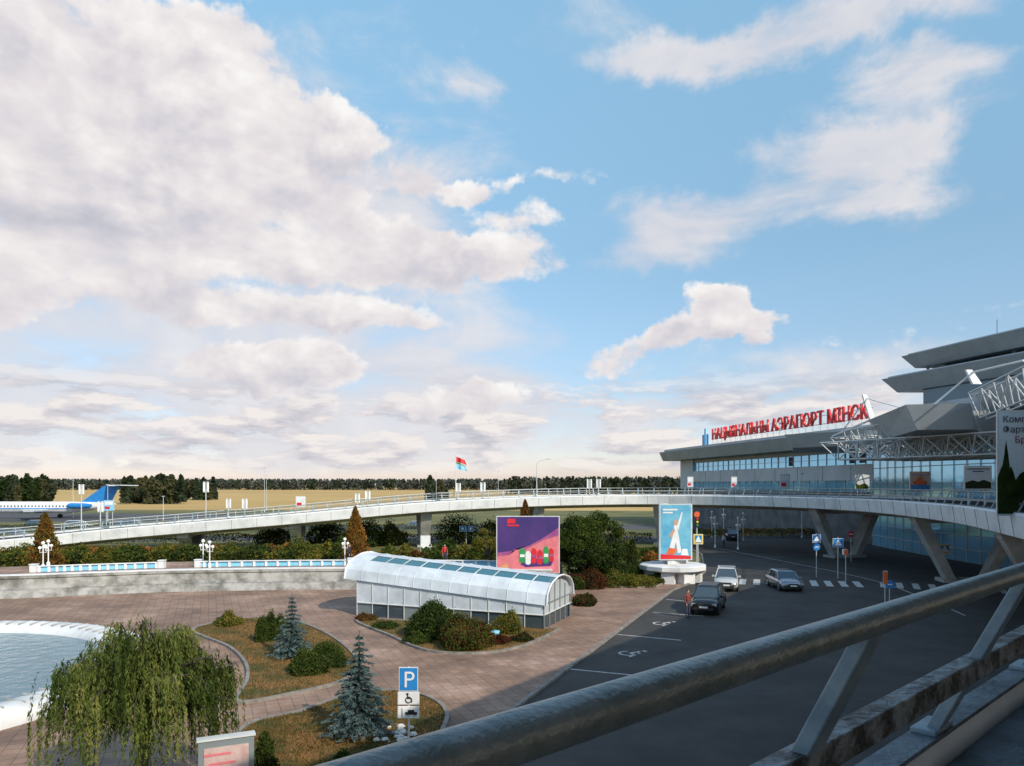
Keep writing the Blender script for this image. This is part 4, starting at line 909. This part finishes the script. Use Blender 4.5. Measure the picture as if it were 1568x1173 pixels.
cumb=[(60,80,340,150,1.1),(320,80,120,80,1.),(130,220,300,110,1),(400,215,150,80,1.),(510,205,60,45,.7),(230,330,330,85,1.),(530,390,180,58,1.25),(650,405,80,48,.85),(440,300,150,50,.8),(400,480,220,36,.8),(380,565,150,32,1.15),(500,560,80,30,.9),(560,490,110,24,.8),(130,430,190,55,.8),(15,480,50,45,.85),
 (630,280,50,24,.75),(735,280,60,22,.85),(860,275,60,18,.8),(800,330,90,24,.6),(800,395,80,42,.9),(740,608,75,24,1.15),(660,630,50,14,.8),
 (950,542,70,30,1.05),(1110,462,54,32,1.0),(1130,500,80,24,1.05),(1160,535,25,20,.7),(1045,515,60,24,.85)]
wisb=[(990,90,100,34,.8),(1150,95,120,40,.8),(1290,20,180,50,1.),(1400,110,110,45,.8),(1280,230,130,50,.95),(1090,320,200,40,.85),(1360,300,90,36,.7),(1010,385,150,40,.75),(1480,10,80,30,.6),(740,120,40,30,.4),(1390,220,80,50,.5),
 (100,500,280,110,.95),(300,610,420,80,1.05),(620,540,300,70,.7),(760,640,320,60,.8),(150,690,500,34,.7),(1350,560,220,26,.45),(1150,620,220,30,.5),(600,300,180,90,.55),(350,420,350,80,.9),(200,200,400,200,.7)]
tc=N.new('ShaderNodeTexCoord'); dn=vm(nt,'NORMALIZE',tc.outputs['Generated']).outputs[0]; sp=N.new('ShaderNodeSeparateXYZ'); Lk.new(dn,sp.inputs[0])
az=mth(nt,'ARCTAN2',sp.outputs[0],sp.outputs[1]); elv=mth(nt,'ARCSINE',sp.outputs[2]); cb=N.new('ShaderNodeCombineXYZ'); Lk.new(az,cb.inputs[0]); Lk.new(elv,cb.inputs[1]); vec=cb.outputs[0]
wn_=noise(nt,vec,6,5,.65); wv=vm(nt,'SUBTRACT',wn_.outputs['Color'],(.5,.5,.5)).outputs[0]; pw=vm(nt,'MULTIPLY_ADD',wv,(.12,.08,0),vec).outputs[0]
tot,sy=field_blobs(pw,cumb); tot=mth(nt,'MINIMUM',tot,1.15)
pn_=vm(nt,'MULTIPLY',vec,(1,1.5,0)).outputs[0]
na=noise(nt,pn_,5.5,9,.62,.1).outputs['Fac']; nb=noise(nt,vm(nt,'ADD',pn_,(.014,.035,0)).outputs[0],5.5,4,.58,.1).outputs['Fac']
vo=N.new('ShaderNodeTexVoronoi'); vo.voronoi_dimensions='2D'; vo.inputs['Scale'].default_value=14; vo.inputs['Detail'].default_value=2.5; vo.inputs['Roughness'].default_value=.6; Lk.new(vm(nt,'MULTIPLY_ADD',wv,(.05,.05,0),pn_).outputs[0],vo.inputs['Vector'])
puff=mth(nt,'SUBTRACT',.42,vo.outputs['Distance'])
c1=mth(nt,'ADD',mth(nt,'MULTIPLY_ADD',mth(nt,'SUBTRACT',na,.5),2.2,tot),mth(nt,'MULTIPLY',puff,.30))
dens=sstep(nt,c1,.28,.72)
syn=mth(nt,'DIVIDE',sy,mth(nt,'ADD',tot,.35))
light=mth(nt,'ADD',mth(nt,'MULTIPLY_ADD',syn,.26,.68),mth(nt,'MULTIPLY_ADD',mth(nt,'SUBTRACT',na,nb),1.6,mth(nt,'MULTIPLY',puff,.22)),None,True)
light=mth(nt,'MULTIPLY_ADD',sstep(nt,c1,.5,1.0,.12,0.),1.,light,True)
pwis=vm(nt,'MULTIPLY',vec,(1,2.1,0)).outputs[0]
nw=noise(nt,pwis,5,9,.60,.3).outputs['Fac']
tw,syw=field_blobs(pw,wisb)
w1=mth(nt,'MULTIPLY_ADD',mth(nt,'SUBTRACT',nw,.5),2.0,mth(nt,'MINIMUM',tw,.95))
wd=sstep(nt,w1,.12,1.0,0,.85); wl=mth(nt,'MULTIPLY_ADD',mth(nt,'SUBTRACT',nw,.5),1.5,mth(nt,'MULTIPLY_ADD',syw,.1,.64),True)
pr_=vm(nt,'MULTIPLY',vec,(1,4.0,0)).outputs[0]; pr_=vm(nt,'MULTIPLY_ADD',wv,(.05,.05,0),pr_).outputs[0]
nr=noise(nt,pr_,8.5,8,.60).outputs['Fac']; nr2=noise(nt,vm(nt,'ADD',pr_,(.01,.05,0)).outputs[0],8.5,4,.6).outputs['Fac']
rm=mth(nt,'MULTIPLY',sstep(nt,elv,.008,.03),sstep(nt,elv,.09,.17,1,0)); rden=mth(nt,'MULTIPLY',sstep(nt,nr,.40,.54),mth(nt,'MULTIPLY',rm,.9))
rl=mth(nt,'MULTIPLY_ADD',mth(nt,'SUBTRACT',nr,nr2),3.2,.58,True)
def ramp(x,stops):
    r=N.new('ShaderNodeValToRGB'); e=r.color_ramp.elements
    stops=sorted(stops)
    for i,(p_,c) in enumerate(stops):
        k=e[0] if i==0 else (e[1] if i==len(stops)-1 else None)
        if k is not None: k.position=p_; k.color=(*c,1)
    for p_,c in stops[1:-1]:
        k=e.new(p_); k.color=(*c,1)
    Lk.new(x,r.inputs[0]); return r.outputs[0]
def mix(f,a,b_,mode='MIX'):
    n=N.new('ShaderNodeMix'); n.data_type='RGBA'; n.blend_type=mode
    if isinstance(f,float): n.inputs[0].default_value=f
    else: Lk.new(f,n.inputs[0])
    for k,v in((6,a),(7,b_)):
        if isinstance(v,tuple): n.inputs[k].default_value=(*v,1)
        else: Lk.new(v,n.inputs[k])
    return n.outputs[2]
def scale(col,k):
    n=N.new('ShaderNodeVectorMath'); n.operation='SCALE'; Lk.new(col,n.inputs[0]); n.inputs['Scale'].default_value=k; return n.outputs[0]
ccol=ramp(light,[(0.,(.48,.50,.58)),(.35,(.65,.635,.69)),(.62,(.80,.755,.77)),(.85,(.90,.87,.86)),(1.,(.95,.94,.93))])
wcol=ramp(wl,[(0.,(.54,.59,.68)),(.5,(.70,.69,.74)),(1.,(.85,.81,.81))])
rcol=ramp(rl,[(0.,(.50,.51,.58)),(.5,(.68,.645,.68)),(1.,(.91,.85,.82))])
tint=ramp(elv,[(0.,(.118,.106,.130)),(.12,(.120,.121,.128)),(.30,(.150,.168,.155)),(.57,(.245,.285,.24)),(1.,(.25,.25,.22))])
tint=scale(tint,10.)
skyc=mix(1.,sky.outputs[0],tint,'MULTIPLY')
s1=mix(wd,skyc,scale(wcol,1/STR)); s1=mix(rden,s1,scale(rcol,1/STR)); s2=mix(dens,s1,scale(ccol,1/STR))
Lk.new(s2,bg.inputs['Color'])
w.cycles.sampling_method='MANUAL'; w.cycles.sample_map_resolution=256
sc.view_settings.view_transform='Standard'; sc.view_settings.look='None'; sc.view_settings.exposure=0; sc.view_settings.gamma=1
